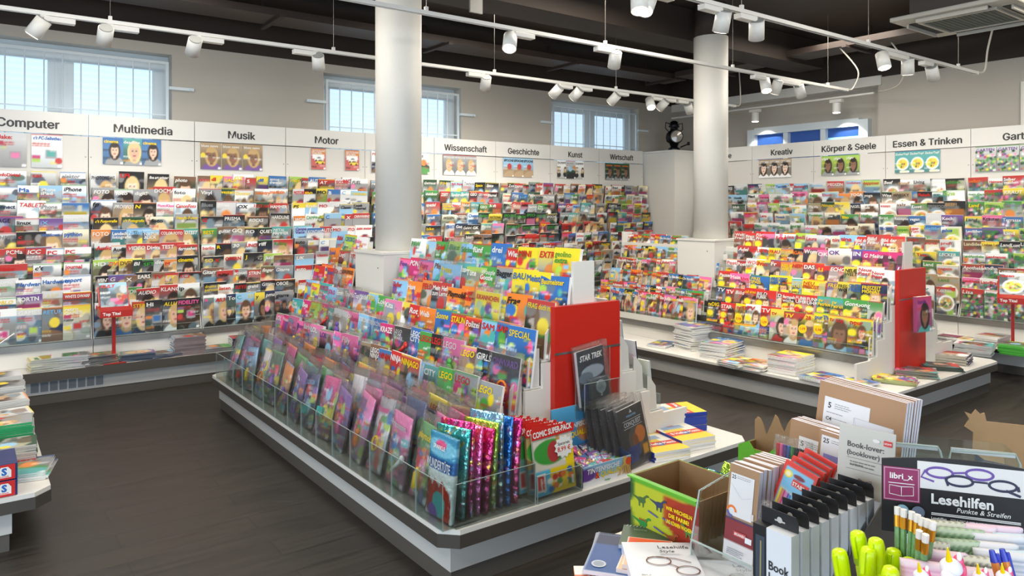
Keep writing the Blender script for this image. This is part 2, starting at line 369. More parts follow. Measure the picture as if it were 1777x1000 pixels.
def card_mesh(name, canvas, w, h, t, size=0, bend=0., puff=0., rng=None, mat_=None, edge=None, twist=0.):
    """a printed slab: base centre at the origin, width x, height z, front towards -y; the front is a grid that carries the print"""
    nx, ny = ((15, 20), (24, 32), (40, 54))[size]; g = sample(canvas, nx, ny)[::-1]
    xs = (np.linspace(0, 1, nx)-.5)*w; zs = np.linspace(0, 1, ny)*h; X, Z = np.meshgrid(xs, zs); U = X/w*2; V = Z/h*2-1
    B = bend*(U**2)+twist*U*(Z/h)**2
    if puff:
        nz = np.array([[rng.uniform(-1, 1) for _ in range(nx)] for _ in range(ny)]); P = puff*(1-U**4)*(1-V**4)+nz*puff*.16
    else: P = 0
    Yf = -t/2+B-P; Yb = t/2+B+(puff*(1-U**4)*(1-V**4) if puff else 0)
    col = np.concatenate([lin(g), np.ones((ny, nx, 1))], 2).reshape(-1, 4)
    vf = np.stack([X, Yf, Z], 2).reshape(-1, 3)
    idx = np.arange(nx*ny).reshape(ny, nx); q = np.stack([idx[:-1, :-1], idx[:-1, 1:], idx[1:, 1:], idx[1:, :-1]], 2).reshape(-1, 4)
    faces = q.tolist(); V_ = [vf]; Cc = [col]
    e = np.array(edge if edge is not None else PAGE, dtype=float); n0 = nx*ny
    if puff:
        vb = np.stack([X, Yb, Z], 2).reshape(-1, 3); V_.append(vb); Cc.append(col*.9+.05); faces += (q[:, ::-1]+n0).tolist(); n0 *= 2
        ring = list(idx[0, :])+list(idx[1:, -1])+list(idx[-1, -2::-1])+list(idx[-2:0:-1, 0]); m = len(ring)
        faces += [(ring[i], nx*ny+ring[i], nx*ny+ring[(i+1) % m], ring[(i+1) % m]) for i in range(m)]
    else:
        # edges: strips of the bent outline (top and bottom), sides and back
        for (rz, flip) in ((0, False), (ny-1, True)):
            a = vf.reshape(ny, nx, 3)[rz]; b_ = np.stack([X[rz], Yb[rz], Z[rz]], 1); V_ += [a, b_]; Cc.append(np.tile(e, (2*nx, 1)))
            for i in range(nx-1):
                f = (n0+i, n0+nx+i, n0+nx+i+1, n0+i+1); faces.append(f if not flip else f[::-1])
            n0 += 2*nx
        for (cx, flip) in ((0, True), (nx-1, False)):
            a = vf.reshape(ny, nx, 3)[[0, -1], cx]; b_ = a.copy(); b_[:, 1] = Yb[[0, -1], cx]; V_ += [a, b_]; sc = col.reshape(ny, nx, 4)[ny//2, cx]*.9 if cx == 0 else e; Cc.append(np.tile(sc, (4, 1)))
            f = (n0, n0+2, n0+3, n0+1); faces.append(f if not flip else f[::-1]); n0 += 4
        bb = np.array([(xs[0], Yb[0, 0], 0), (xs[-1], Yb[0, -1], 0), (xs[-1], Yb[-1, -1], h), (xs[0], Yb[-1, 0], h)]); V_.append(bb); Cc.append(np.tile(e, (4, 1))); faces.append((n0+3, n0+2, n0+1, n0))
    me = bpy.data.meshes.new(name); me.from_pydata(np.concatenate(V_).tolist(), [], faces)
    me.materials.append(mat_ or PRINT); ca = me.color_attributes.new('Col', 'FLOAT_COLOR', 'POINT'); ca.data.foreach_set('color', np.concatenate(Cc).astype(np.float32).ravel())
    me.polygons.foreach_set('use_smooth', [True]*len(me.polygons)) if puff else None
    return me
def contrast(bg, rng):
    return rng.choice({'w': 'rkbr', 'a': 'krb', 'c': 'knr', 'y': 'rkb', 's': 'wrd'}.get(bg, 'wwyw'))
def magazine(name, spec, style, rng, w=.21, h=.28, t=.008, size=0, reuse={}, price=False):
    """spec: (title, cover colour, title colour). The object is cover and pages; its lettering is a part."""
    title, bg, ink = spec; key = (title, bg, ink, style, round(w, 3), round(h, 3), size)
    L2 = ' '.join(title.split())
    if key in reuse: me, le = reuse[key]
    else:
        cv = draw(style, rng, bg, contrast(bg, rng), size)
        me = card_mesh(name, cv, w, h, t, size, bend=rng.uniform(-.003, .004)); ik = Ink()
        if title:
            lines = L2.split('|'); n = len(lines); th = min(.034, .056/n)*h/.28
            if len(L2) > 9 and n == 1: th *= .8
            for i, ln in enumerate(lines):
                ik.word(ln, -w*.45, h-.02-th*(i+1)*1.12+.004, th, C(ink), maxw=w*.9, bold=rng.choice((.025, .03, .015)), italic=rng.choice((0, 0, .2)), minw=w*.5)
        if price:
            ik.disc(-w*.28, h*.5, w*.19, C('y'), n=16); ik.word(rng.choice(('0,99', '0,89', '0,98', '1,09')), -w*.28, h*.47, .022, C('r'), maxw=w*.3, align='c')
        le = None
        if ik.v:
            o = ik.build('title_lettering', None, (0, -t/2-.0035, 0)); le = o.data; bpy.data.objects.remove(o)
        reuse[key] = (me, le)
    o = bpy.data.objects.new(name, me); COL.objects.link(o)
    if le:
        c = bpy.data.objects.new('title_lettering', le); COL.objects.link(c); c.parent = o; c.location = (0, -t/2-.0035, 0)
    o['_bg'] = CN[bg][0]; o['_ink'] = CN[ink][0]
    return o
def put(o, F, lx, ly, lz, tilt=0., yaw=0., roll=0.):
    """F = (x, y, rz): the frame of a rack; local x runs along it, local y into it"""
    x, y, rz = F; ca, sa = math.cos(rz), math.sin(rz)
    o.location = (x+ca*lx-sa*ly, y+sa*lx+ca*ly, lz); o.rotation_euler = (-tilt, roll, rz+yaw); return o
def world(F, lx, ly): ca, sa = math.cos(F[2]), math.sin(F[2]); return F[0]+ca*lx-sa*ly, F[1]+sa*lx+ca*ly
# ------------------------------------------------------------------ materials of the room
WALLM = mat('wall_paint', 'b9b3a9', .8, noise=.03, scale=3); DARKM = mat('dark_ceiling_paint', '30261f', .75, noise=.15, scale=2)
WHITE = mat('white_laminate', 'e4e1da', .4, noise=.01, scale=4); WFRAME = mat('daylit_window_frame', 'd5e0e6', .4); METAL = mat('brushed_metal', 'a9a8a5', .32, .9, noise=.08, scale=60)  # window frames: the blue of the daylight is put into their white
EDGE = mat('dark_edge_band', '4a453f', .45); SKIRT = mat('grey_skirting', '5b564f', .5); RED = mat('red_laminate', 'c8281c', .35); LAMPW = mat('white_lamp_metal', 'e3e1dc', .35); GREYL = mat('grey_plastic', '8f9290', .5)
def floor_mat():
    m = mat('dark_wood_floor', '3a342e', .42); nt = m.node_tree; b = nt.nodes['Principled BSDF']; tc = nt.nodes.new('ShaderNodeTexCoord')
    mp = nt.nodes.new('ShaderNodeMapping'); mp.inputs['Scale'].default_value = (1.2, 14, 1); nt.links.new(tc.outputs['Object'], mp.inputs[0])
    n = nt.nodes.new('ShaderNodeTexNoise'); n.inputs['Scale'].default_value = 2.2; n.inputs['Detail'].default_value = 6; nt.links.new(mp.outputs[0], n.inputs[0])
    br = nt.nodes.new('ShaderNodeTexBrick'); br.inputs['Scale'].default_value = 1; br.inputs['Mortar Size'].default_value = .004; br.inputs['Brick Width'].default_value = 1.2; br.inputs['Row Height'].default_value = .18
    br.inputs['Color1'].default_value = tuple(lin(hx('37322d')))+(1,); br.inputs['Color2'].default_value = tuple(lin(hx('3d3731')))+(1,); br.inputs['Mortar'].default_value = tuple(lin(hx('2c2824')))+(1,); nt.links.new(tc.outputs['Object'], br.inputs[0])
    mx = nt.nodes.new('ShaderNodeMix'); mx.data_type = 'RGBA'; mx.blend_type = 'MULTIPLY'; mx.inputs[0].default_value = .75; rp = nt.nodes.new('ShaderNodeMapRange'); rp.inputs[1].default_value = .3; rp.inputs[2].default_value = .7; rp.inputs[3].default_value = .55; rp.inputs[4].default_value = 1.2
    nt.links.new(n.outputs[0], rp.inputs[0]); nt.links.new(br.outputs[0], mx.inputs[6]); nt.links.new(rp.outputs[0], mx.inputs[7]); nt.links.new(mx.outputs[2], b.inputs['Base Color'])
    r2 = nt.nodes.new('ShaderNodeMapRange'); r2.inputs[3].default_value = .32; r2.inputs[4].default_value = .55; nt.links.new(n.outputs[0], r2.inputs[0]); nt.links.new(r2.outputs[0], b.inputs['Roughness'])
    return m
XR, YW, XL, YF = 9.1, 7.85, -4.0, -4.0; ZC = 3.8; ZD = 3.27
struct(MB().box(XL-.2, YF-.2, -.1, XR+.3, YW+.3, 0).build('floor', floor_mat()))
struct(MB().box(XL-.2, YF-.2, ZC, XR+.3, YW+.3, ZC+.1).build('ceiling', DARKM))
WIN = [(-.22, 1.64), (3.22, 5.06), (6.56, 8.31)]; ZB, ZT = 2.2, 3.17
wb = MB(); xs = [XL-.2]+[v for w_ in WIN for v in w_]+[XR+.3]
wb.box(XL-.2, YW, 0, XR+.3, YW+.32, ZB)
wb.box(XL-.2, YW, ZT, XR+.3, YW+.32, ZD)
for i in range(0, len(xs), 2): wb.box(xs[i], YW, ZB, xs[i+1], YW+.32, ZT)
wb.box(XL-.2, YW, ZD, XR+.3, YW+.32, ZC, 1)
struct(wb.build('wall_back', [WALLM, DARKM]))
# right wall with a shallow niche round its window
wr = MB(); NY0, NY1 = 4.55, 7.85      # niche along Y
wr.box(XR, YF-.2, 0, XR+.3, NY0, ZD).box(XR+.18, NY0, 0, XR+.3, NY1, 2.3).box(XR+.18, NY0, 2.78, XR+.3, NY1, ZD).box(XR+.18, NY0, 2.3, XR+.3, 4.78, 2.78).box(XR+.18, 6.45, 2.3, XR+.3, NY1, 2.78)
wr.box(XR, YF-.2, ZD, XR+.3, YW, ZC, 1)
wr.box(XR-.04, 2.0, 2.3, XR, 3.0, 3.0, 2)
struct(wr.build('wall_right', [WALLM, DARKM, WHITE]))
struct(MB().box(XR-.03, NY0-.05, 3.17, XR+.3, NY1, ZD+.02).build('trim_1', WHITE))
# the wall behind the photographer is a shop front: posts and a beam with daylight between
struct(MB().box(XL-.2, YF-.2, 0, XR+.3, YF, .5).box(XL-.2, YF-.2, 2.9, XR+.3, YF, ZC).build('wall_front', WALLM))
struct(MB().box(XL-.2, YF, 0, XL, YW, .5).box(XL-.2, YF, 2.9, XL, YW, ZC).box(XL-.2, 4, .5, XL, YW, 2.9).build('wall_left', WALLM))

FROST = mat('frosted_film_pane', 'd3e2f2', .6, emit=0); 
def frost():
    m = bpy.data.materials.new('frosted_window_film'); m.use_nodes = True; nt = m.node_tree; b = nt.nodes['Principled BSDF']
    b.inputs['Base Color'].default_value = (.45, .55, .65, 1); b.inputs['Roughness'].default_value = .7
    tc = nt.nodes.new('ShaderNodeTexCoord'); mp = nt.nodes.new('ShaderNodeMapping'); mp.inputs['Scale'].default_value = (60, 1, 90); nt.links.new(tc.outputs['Object'], mp.inputs[0])
    n = nt.nodes.new('ShaderNodeTexNoise'); n.inputs['Scale'].default_value = 1; nt.links.new(mp.outputs[0], n.inputs[0])
    w = nt.nodes.new('ShaderNodeTexWave'); w.bands_direction = 'Z'; w.inputs['Scale'].default_value = 5.5; nt.links.new(tc.outputs['Object'], w.inputs[0])
    mm = nt.nodes.new('ShaderNodeMath'); mm.operation = 'MULTIPLY'; nt.links.new(n.outputs[0], mm.inputs[0]); nt.links.new(w.outputs['Fac'], mm.inputs[1])
    cr = nt.nodes.new('ShaderNodeMix'); cr.data_type = 'RGBA'; cr.inputs[6].default_value = (.60, .80, 1, 1); cr.inputs[7].default_value = (.44, .62, .84, 1); nt.links.new(mm.outputs[0], cr.inputs[0])
    nt.links.new(cr.outputs[2], b.inputs['Emission Color']); b.inputs['Emission Strength'].default_value = .74; return m
FILM = frost(); NIGHT = mat('blue_glass', '2a4a86', .1, emit=.35); NIGHT2 = mat('pale_blue_eave', '7fb4d0', .4, emit=.3)
for wi, (a, b) in enumerate(WIN):
    w = bpy.data.objects.new('window_%d' % (wi+1), None); COL.objects.link(w); struct(w); w.location = (a, YW, ZB); L = b-a; H = ZT-ZB
    MB().box(0, .17, 0, .09, .25, H).box(L-.09, .17, 0, L, .25, H).box(.09, .17, H-.09, L-.09, .25, H).box(.09, .17, 0, L-.09, .25, .08).box(L/2-.05, .16, .08, L/2+.05, .25, H-.09).build('window_frame', WFRAME, w)
    for s in (0, 1):
        x0 = .09 if s == 0 else L/2+.05; x1 = L/2-.05 if s == 0 else L-.09
        MB().box(x0, .165, .08, x0+.055, .235, H-.09).box(x1-.055, .165, .08, x1, .235, H-.09).box(x0+.055, .165, H-.145, x1-.055, .235, H-.09).box(x0+.055, .165, .08, x1-.055, .235, .13).build('sash', WFRAME, w)
        MB().box(x0+.055, .20, .13, x1-.055, .206, H-.145).build('pane', FILM, w)
    g = bpy.data.objects.new('window_grille', None); COL.objects.link(g); g.parent = w; g.location = (0, 0, 0)
    MB().box(.03, .0, H-.1, L-.03, .02, H-.075).box(.03, .0, 0, .055, .02, H-.1).box(L-.055, .0, 0, L-.03, .02, H-.1).build('grille_frame', WFRAME, g)
    nb = 12
    for i in range(1, nb):
        x = .055+(L-.11)*i/nb; MB().cyl((x, .01, 0), (x, .01, H-.1), .006, n=6).build('bar', WFRAME, g)
    MB().box(.055, .004, .36, L-.055, .016, .372).build('cross_bar', WFRAME, g)
    for s in (0, 1):
        x = -.2 if s == 0 else L-.03; m_ = MB().box(x, -.03, .62, x+.23, .0, .65); m_.cyl((x+(.03 if s == 0 else .2), -.04, .635), (x+(.03 if s == 0 else .2), -.028, .635), .012, n=8); m_.build('bracket', WFRAME, g)
# window of the right wall: three panes
w = bpy.data.objects.new('window_4', None); COL.objects.link(w); struct(w); w.location = (XR+.1, 4.78, 2.3)
LL = 6.45-4.78; fr = MB().box(-.02, -.06, .0, .1, .06, .48).box(-.02, LL-.06, 0, .1, LL+.06, .48).box(-.02, .06, .40, .1, LL-.06, .50)
for i in (1, 2): fr.box(-.01, LL*i/3-.035, 0, .09, LL*i/3+.035, .40)
fr.build('window_frame', WFRAME, w)
for i in range(3): MB().box(.06, LL*i/3+.036, 0, .066, LL*(i+1)/3-.036, .40).build('pane', NIGHT, w)
MB().box(.05, .07, .18, .06, LL/3-.04, .28).build('blue_beam', NIGHT2, w)

# ------------------------------------------------------------------ columns, cabinet, lantern
def column(x, y, zt):
    m = MB(); m.cyl((x, y, 1.3), (x, y, zt), .178, n=40)
    if zt < ZC: m.cyl((x, y, zt), (x, y, ZC), .165, n=40, m=1)
    m.cyl((x, y, 0), (x, y, 1.3), .178, n=40)
    o = m.build('column', [mat('column_paint', 'dedbd4', .55, noise=.02), DARKM], smooth=False); struct(o)
    o.data.polygons.foreach_set('use_smooth', [len(p.vertices) == 4 for p in o.data.polygons]); return o
column(2.69, 5.07, ZC); column(6.33, 4.94, 3.45)
def pedestal(x, y, label):
    t = thing('column_casing', label, 'casing', (x, y, 0))
    for (x0, y0, x1, y1) in ((-.25, -.24, -.2, .24), (.2, -.24, .25, .24), (-.2, -.24, .2, -.19), (-.2, .19, .2, .24)): MB().box(x0, y0, .6, x1, y1, 1.3).build('side_panel', WHITE, t)
    MB().box(-.26, -.25, 1.302, .26, .25, 1.32).build('top_board', WHITE, t)
    MB().cyl((-.251, -.15, 1.2), (-.25, -.15, 1.2), .006, n=8).build('screw_cap', mat('dark_screw', '333333', .5), t); return t
pedestal(2.69, 5.07, 'white box casing round the nearer column, rising out of the children magazines')
pedestal(6.33, 4.94, 'white box casing round the column with the dark top, behind the weekly magazines')
cb = thing('corner_cabinet', 'tall white corner cabinet between the two wall racks, lantern on top', 'cabinet', (8.34, 7.16, 0))
MB().box(0, 0, .08, .7, .68, 2.47).build('body', WHITE, cb); MB().box(-.005, -.005, 2.472, .705, .68, 2.50).build('top_board', WHITE, cb); MB().box(.03, .03, 0, .7, .66, .078).build('skirting', SKIRT, cb)
BLK = mat('black_metal', '17161a', .3, .7)
ln = thing('lantern', 'old black metal lantern with round glass standing on the white corner cabinet', 'lantern', (8.55, 7.35, 2.505))
MB().lathe([(.09, 0), (.09, .03), (.05, .06), (.07, .1)], 16).build('base', BLK, ln)
MB().lathe([(.06, .1), (.115, .14), (.125, .2), (.115, .26), (.06, .31), (.055, .34), (.085, .36), (.06, .40), (.06, .43), (.03, .45)], 18).build('body', BLK, ln, True)
o = MB().lathe([(.02, 0), (.085, 0), (.085, .012), (.02, .02)], 20).build('glass_front', mat('lantern_glass', '9a948a', .08, spec=.9), ln); o.location = (-.06, -.10, .205); o.rotation_euler = (R(90), 0, R(-37))
o = MB().lathe([(.095, 0), (.10, 0), (.10, .02), (.085, .02)], 20).build('front_ring', BLK, ln); o.location = (-.055, -.092, .205); o.rotation_euler = (R(90), 0, R(-37))
MB().tube([(-.11, .0, .27), (-.17, .02, .33), (-.15, .03, .42), (-.07, .02, .40)], .007).tube([(.11, 0, .27), (.17, -.02, .33), (.15, -.03, .42), (.07, -.02, .40)], .007).build('handle', BLK, ln)
MB().tube([(.05, -.08, .05), (.16, -.14, .10)], .009).cyl((.16, -.14, .08), (.16, -.14, .13), .02, n=10).build('wick_knob', BLK, ln)

# ------------------------------------------------------------------ ceiling services
TR = [(6.02, -3.6, 8.19, 3.0), (4.42, -3.6, 8.1, 3.0), (3.08, -3.6, 8.12, 3.0)]
tn = ['white lamp track nearest the window wall', 'white lamp track over the middle of the shop', 'white lamp track nearest the photographer']
def onY(px, Y, ):
    a = (px-888)/1266; d = Y/(.801-.599*a); return d*(.599+.801*a)
for (Y, x0, x1, z), lb in zip(TR, tn):
    t = thing('lamp_track', lb+', hung from the dark ceiling on wires', 'lamp track', (x0, Y, z)); L = x1-x0
    MB().box(0, -.018, -.012, L, -.012, .016).box(0, .012, -.012, L, .018, .016).box(0, -.012, .006, L, .012, .016).build('rail', LAMPW, t)
    MB().box(L, -.02, -.014, L+.03, .02, .018).build('end_cap', LAMPW, t)
    k = 0
    x = 1.0
    while x < L: MB().cyl((x, 0, .016), (x, 0, ZC-z), .0018, n=5).build('hanging_wire', mat('steel_wire', '9a958c', .4, .6), t); MB().box(x-.012, -.012, .016, x+.012, .012, .045).build('wire_clamp', LAMPW, t); x += 1.72
LENS = mat('lit_lens', 'fff4e0', .3, emit=14)
def spot(px, ti, aim, lit, label, energy=26, x=None, box=1):
    Y, x0, x1, z = TR[ti]; X = onY(px, Y) if x is None else x
    t = thing('track_spotlight', label, 'spotlight', (X, Y, z), 0, 'track spotlights'); a = Vector(aim).normalized()
    sg = box
    MB().box(0 if sg > 0 else -.19, -.03, -.055, .19 if sg > 0 else 0, .03, -.018).build('driver_box', LAMPW, t, bevel=.003)
    MB().box(-.02, -.016, -.03, .02, .016, -.005).build('track_adapter', LAMPW, t)
    px_ = -.03*sg; c = Vector((px_, 0, -.10)); MB().box(px_-.006, -.012, -.10, px_+.006, .012, -.03).build('bracket', LAMPW, t)
    h = MB(); h.cyl(c-a*.065, c+a*.07, .052, .054, n=28); o = h.build('lamp_head', LAMPW, t); 
    for p in o.data.polygons: p.use_smooth = len(p.vertices) == 4
    MB().cyl(c-a*.072, c-a*.066, .046, n=24).build('rear_cap', GREYL, t)
    m = MB(); m.cyl(c+a*.071, c+a*.074, .043, n=24); m.build('lens', LENS if lit else mat('dim_lens', 'fff0d8', .3, emit=3), t)
    l = bpy.data.lights.new('spot_light', 'SPOT'); l.energy = energy; l.color = WARM; l.spot_size = R(95); l.spot_blend = .8; l.shadow_soft_size = .05
    lo = bpy.data.objects.new('spot_light', l); COL.objects.link(lo); lo.parent = t; lo.location = c+a*.08; lo.rotation_euler = a.to_track_quat('-Z', 'Y').to_euler()
UP = (0, .62, -.55)
SP = [(75, 0, (-.5, .25, -.8), 0, 1), (190, 0, UP, 0, 1), (343, 0, UP, 0, 1), (546, 0, (.25, .5, -.6), 0, -1), (838, 0, (.25, .5, -.6), 0, -1), (968, 0, (-.25, .6, -.6), 0, 1), (1003, 0, (-.25, .6, -.6), 0, 1),
      (1068, 0, (-.25, .6, -.6), 0, 1), (1131, 0, (-.3, -.5, -.8), 1, 1), (1152, 0, (-.2, .6, -.6), 0, 1), (1192, 0, (.6, .2, -.6), 0, -1),
      (890, 1, (-.35, -.35, -.8), 1, 1), (1062, 1, (.3, .5, -.8), 0, -1), (1325, 1, (-.2, -.3, -.8), 1, -1), (1350, 1, (.1, .4, -.9), 0, 1), (1385, 1, (.5, .1, -.7), 0, -1),
      (1103, 2, (-.2, -.25, -.9), 1, -1), (1128, 2, (-.55, -.2, -.75), 1, 1), (1248, 2, (.15, .35, -.9), 0, -1), (1308, 2, (.4, .3, -.8), 0, -1), (1535, 2, (-.15, -.25, -.9), 1, 1), (1572, 2, (.2, .1, -.9), 0, -1), (1615, 2, (.6, .1, -.7), 0, -1)]
tl = ['window-side', 'middle', 'front']; cnt = [0, 0, 0]
for (px, ti, aim, lit, bx) in SP:
    cnt[ti] += 1; spot(px, ti, aim, lit, '%s white spotlight, %s from left on the %s lamp track' % ('glowing' if lit else 'plain', ORD[cnt[ti]], tl[ti]), 34 if not lit else 22, box=bx)
# two small lamps in the niche over the far window
tr = thing('niche_lamp_track', 'short white lamp track across the niche above the blue window', 'lamp track', (8.9, 4.5, 3.05)); MB().box(-.016, 0, -.01, .016, 3.2, .012).build('rail', LAMPW, tr)
for yy, lb in ((5.0, 'small lit spotlight in the niche over the pane nearest the room'), (6.2, 'small lit spotlight in the niche over the pane beside the round column')):
    t = thing('niche_spotlight', lb, 'spotlight', (8.9, yy, 3.04), 0, 'niche spotlights')
    MB().box(-.03, -.10, -.05, .03, .06, -.012).build('driver_box', LAMPW, t); MB().cyl((0, -.02, -.18), (0, -.02, -.055), .05, n=20).build('lamp_head', LAMPW, t); MB().cyl((0, -.02, -.185), (0, -.02, -.1805), .042, n=20).build('lens', LENS, t)
    l = bpy.data.lights.new('spot_light', 'SPOT'); l.energy = 45; l.color = WARM; l.spot_size = R(80); l.spot_blend = .3; l.shadow_soft_size = .03
    lo = bpy.data.objects.new('spot_light', l); COL.objects.link(lo); lo.parent = t; lo.location = (0, -.02, -.19); lo.rotation_euler = (0, R(-32), 0)
# cable trays and cables
def tray_mat():
    m = mat('perforated_brown_steel', '4d3f38', .5, .2); nt = m.node_tree; b = nt.nodes['Principled BSDF']; tc = nt.nodes.new('ShaderNodeTexCoord')
    br = nt.nodes.new('ShaderNodeTexBrick'); br.inputs['Scale'].default_value = 12; br.inputs['Mortar Size'].default_value = .06; br.inputs['Color1'].default_value = (.012, .01, .009, 1); br.inputs['Color2'].default_value = (.012, .01, .009, 1); br.inputs['Mortar'].default_value = (.12, .09, .075, 1)
    nt.links.new(tc.outputs['Object'], br.inputs[0]); nt.links.new(br.outputs[0], b.inputs['Base Color']); return m
TM = tray_mat(); TS = mat('brown_steel', '3a2e28', .6, .0)
def tray(p0, axis, L, label):
    t = thing('cable_tray', label, 'cable tray', p0, 0 if axis == 'x' else R(-90))
    MB().box(0, -.2, 0, L, .2, .006).build('tray_bottom', TM, t); MB().box(0, -.206, 0, L, -.2, .07).build('tray_side', TS, t); MB().box(0, .2, 0, L, .206, .07).build('tray_side', TS, t)
    x = .6
    while x < L: MB().box(x, -.28, -.03, x+.05, .3, -.002).box(x+.01, .3, -.03, x+.04, .33, ZC-p0[2]).build('tray_bracket', TS, t); x += 1.9
tray((-3.9, 7.2, 3.5), 'x', 12.3, 'brown perforated cable tray running above the window wall lamps')
tray((8.25, 6.9, 3.5), 'y', 10.5, 'brown perforated cable tray running above the garden magazine rack')
dk = MB(); dk.box(-3.9, 5.15, 3.45, 8.9, 5.55, ZC-.01); struct(dk.build('shade_beam', DARKM))  # beam added where the ceiling is only black with shade
def cable(pts, label):
    P = [Vector(p) for p in pts]; q = []
    for i in range(len(P)-1):
        a, b = P[i], P[i+1]; m0 = (P[i+1]-P[max(i-1, 0)])*.5; m1 = (P[min(i+2, len(P)-1)]-a)*.5
        for k in range(8):
            s = k/8; q.append(a*(2*s**3-3*s**2+1)+m0*(s**3-2*s**2+s)+b*(3*s**2-2*s**3)+m1*(s**3-s**2))
    q.append(P[-1]); return tag(MB().tube(q, .009, 6).build('power_cable', mat('white_cable', 'cfc9bd', .5), smooth=True), label, 'cable')
cable([(8.22, 6.02, 3.01), (8.3, 6.0, 3.03), (8.24, 5.95, 3.2), (8.28, 6.0, 3.5)], 'white cable curving up from the end of the window-side lamp track')
cable([(8.12, 4.42, 3.01), (8.22, 4.40, 3.03), (8.2, 4.33, 3.22), (8.12, 4.5, 3.5)], 'white cable curving up from the end of the middle lamp track')
cable([(8.9, 4.45, 3.06), (8.72, 4.12, 3.08), (8.4, 3.9, 3.25), (8.3, 4.0, 3.5)], 'white cable rising from the niche track to the cable tray')
cable([(8.14, 3.08, 3.01), (8.26, 3.05, 3.04), (8.2, 3.0, 3.24), (8.1, 2.9, 3.5)], 'white cable curving up from the end of the front lamp track')
cable([(8.6, 2.65, 3.12), (8.5, 2.66, 3.14), (8.35, 2.6, 3.3), (8.3, 2.62, 3.5)], 'white hanging cable near the garden sign, left one of two')
tag(MB().tube([(8.5, 2.47, 3.1), (8.5, 2.47, 3.6)], .012, 8).build('ceiling_conduit', mat('white_cable', 'cfc9bd', .5)), 'straight white conduit dropping from the ceiling near the garden sign', 'conduit')
# air conditioner cassette
ac = thing('air_conditioner', 'square white ceiling cassette air conditioner with a grey intake grille', 'air conditioner', (6.6, 3.2, 3.3)); 
MB().prism([(0, 0), (.96, 0), (.96, -.96), (0, -.96)][::-1], .0, .04).build('panel', mat('ac_white', 'bdb9af', .5), ac, bevel=.01)
MB().box(.12, -.84, .042, .84, -.12, .48).build('body', mat('ac_body', '4c4640', .6), ac)
g = MB().box(.2, -.76, -.012, .76, -.2, -.001).build('intake_grille', mat('ac_grille', '47504a', .6), ac)
for i in range(14): MB().box(.21, -.75+i*.04, -.016, .75, -.745+i*.04, -.0125).build('grille_slat', mat('ac_slat', '5b635c', .6), g)
MB().box(.17, -.79, -.02, .79, -.765, -.0005).box(.17, -.195, -.02, .79, -.17, -.0005).box(.17, -.765, -.02, .195, -.195, -.0005).box(.765, -.765, -.02, .79, -.195, -.0005).build('grille_frame', mat('ac_white', 'bdb9af', .5), ac)
for (x0, y0, x1, y1) in ((.2, -.88, .76, -.82), (.2, -.14, .76, -.08), (.08, -.76, .14, -.2), (.82, -.76, .88, -.2)):
    MB().box(x0, y0, -.006, x1, y1, -.0005).build('air_outlet', mat('ac_slot', '14120f', .7), ac)
for (x0, y0, x1, y1) in ((.2, -.90, .76, -.883), (.2, -.077, .76, -.06), (.06, -.76, .077, -.2), (.883, -.76, .90, -.2)):
    MB().box(x0, y0, -.035, x1, y1, -.0005).build('louver_flap', mat('ac_white', 'bdb9af', .5), ac)
tag(MB().box(3.3, 4.98, 3.25, 3.42, 5.0, 3.43).build('junction_box', mat('grey_box', '8d8a84', .5)), 'small grey junction box under the added dark beam', 'junction box')
# ------------------------------------------------------------------ wall racks
def counter(F, L, label, grille=None, x0=0.):
    t = thing('display_counter', label, 'counter', (F[0], F[1], 0), F[2])
    MB().box(x0, .012, .255, L, .68, .283).build('counter_top', WHITE, t); MB().box(x0, 0, .205, L, .012, .284).build('edge_band', EDGE, t)
    MB().box(x0, .08, .085, L, .66, .254).build('plinth', mat('plinth_white', 'cfcdc8', .45), t); MB().box(x0, .09, 0, L, .65, .084).build('skirting', SKIRT, t)
    if grille:
        a, b = grille; g = MB().box(a, .074, .10, b, .0795, .195).build('vent_grille', mat('vent_white', 'c9ccd0', .5), t); n = 8; w = (b-a)/n
        for i in range(n): MB().box(a+w*i+.006, .0715, .108, a+w*(i+1)-.006, .0735, .187).build('vent_field', mat('vent_dark', '7c8288', .6), g)
    return t
SHELF = mat('white_shelf', 'd9d7d1', .45)
def wall_rack(F, x0, width, title, label, nrow=10):
    X, Y = world(F, x0, 0); t = thing('magazine_rack', label, 'magazine rack', (X, Y, .285), F[2], 'wall magazine racks'); w = width-.004; z = -.285
    MB().box(.002, .60, 0, w, .63, 2.02).build('back_panel', mat('rack_back', 'dedbd5', .45), t)
    MB().box(.002, .60, 2.03, w, .63, 2.225).build('header_panel', mat('rack_header', 'e8e6e1', .35), t)
    if title:
        ik = Ink(); hgt = .104; ik.word(title, width/2, 0, hgt, hx('3a3a3a'), align='c', bold=-.027, maxw=.84); ik.build('sign_lettering', t, (0, .598, 2.075))
    for i in range(2):
        xx = .02 if i else w-.02; MB().cyl((xx, .5985, 1.83), (xx, .5995, 1.83), .006, n=8).build('screw_cap', GREYL, t)
    MB().box(.002, .262, .14, w, .275, .195).build('metal_strip', METAL, t); MB().box(.002, .28, 0, w, .295, .16).build('kick_panel', WHITE, t)
    for s in (0, 1):
        x = 0.002 if s == 0 else w-.012
        MB().prism([(.30, .0), (.6, .0), (.6, 1.7), (.58, 1.6), (.35, .36), (.30, .2)], x, x+.010, 'x').build('side_panel', SHELF, t)
    for r in range(nrow):
        b = .29+.026*r; zz = .205+.133*r
        MB().box(.014, b-.0112, zz-.007, w-.014, .598, zz-.002).build('shelf', SHELF, t)
        MB().box(.014, b-.014, zz-.006, w-.014, b-.0115, zz+.06).build('acrylic_lip', ACRYL, t)
        MB().box(.014, b-.0142, zz+.0602, w-.014, b-.0112, zz+.0622).build('lip_edge', AEDGE, t)
    return t
FL = (0., 7.15, 0.); FR = (8.2, 7.16, R(-90))
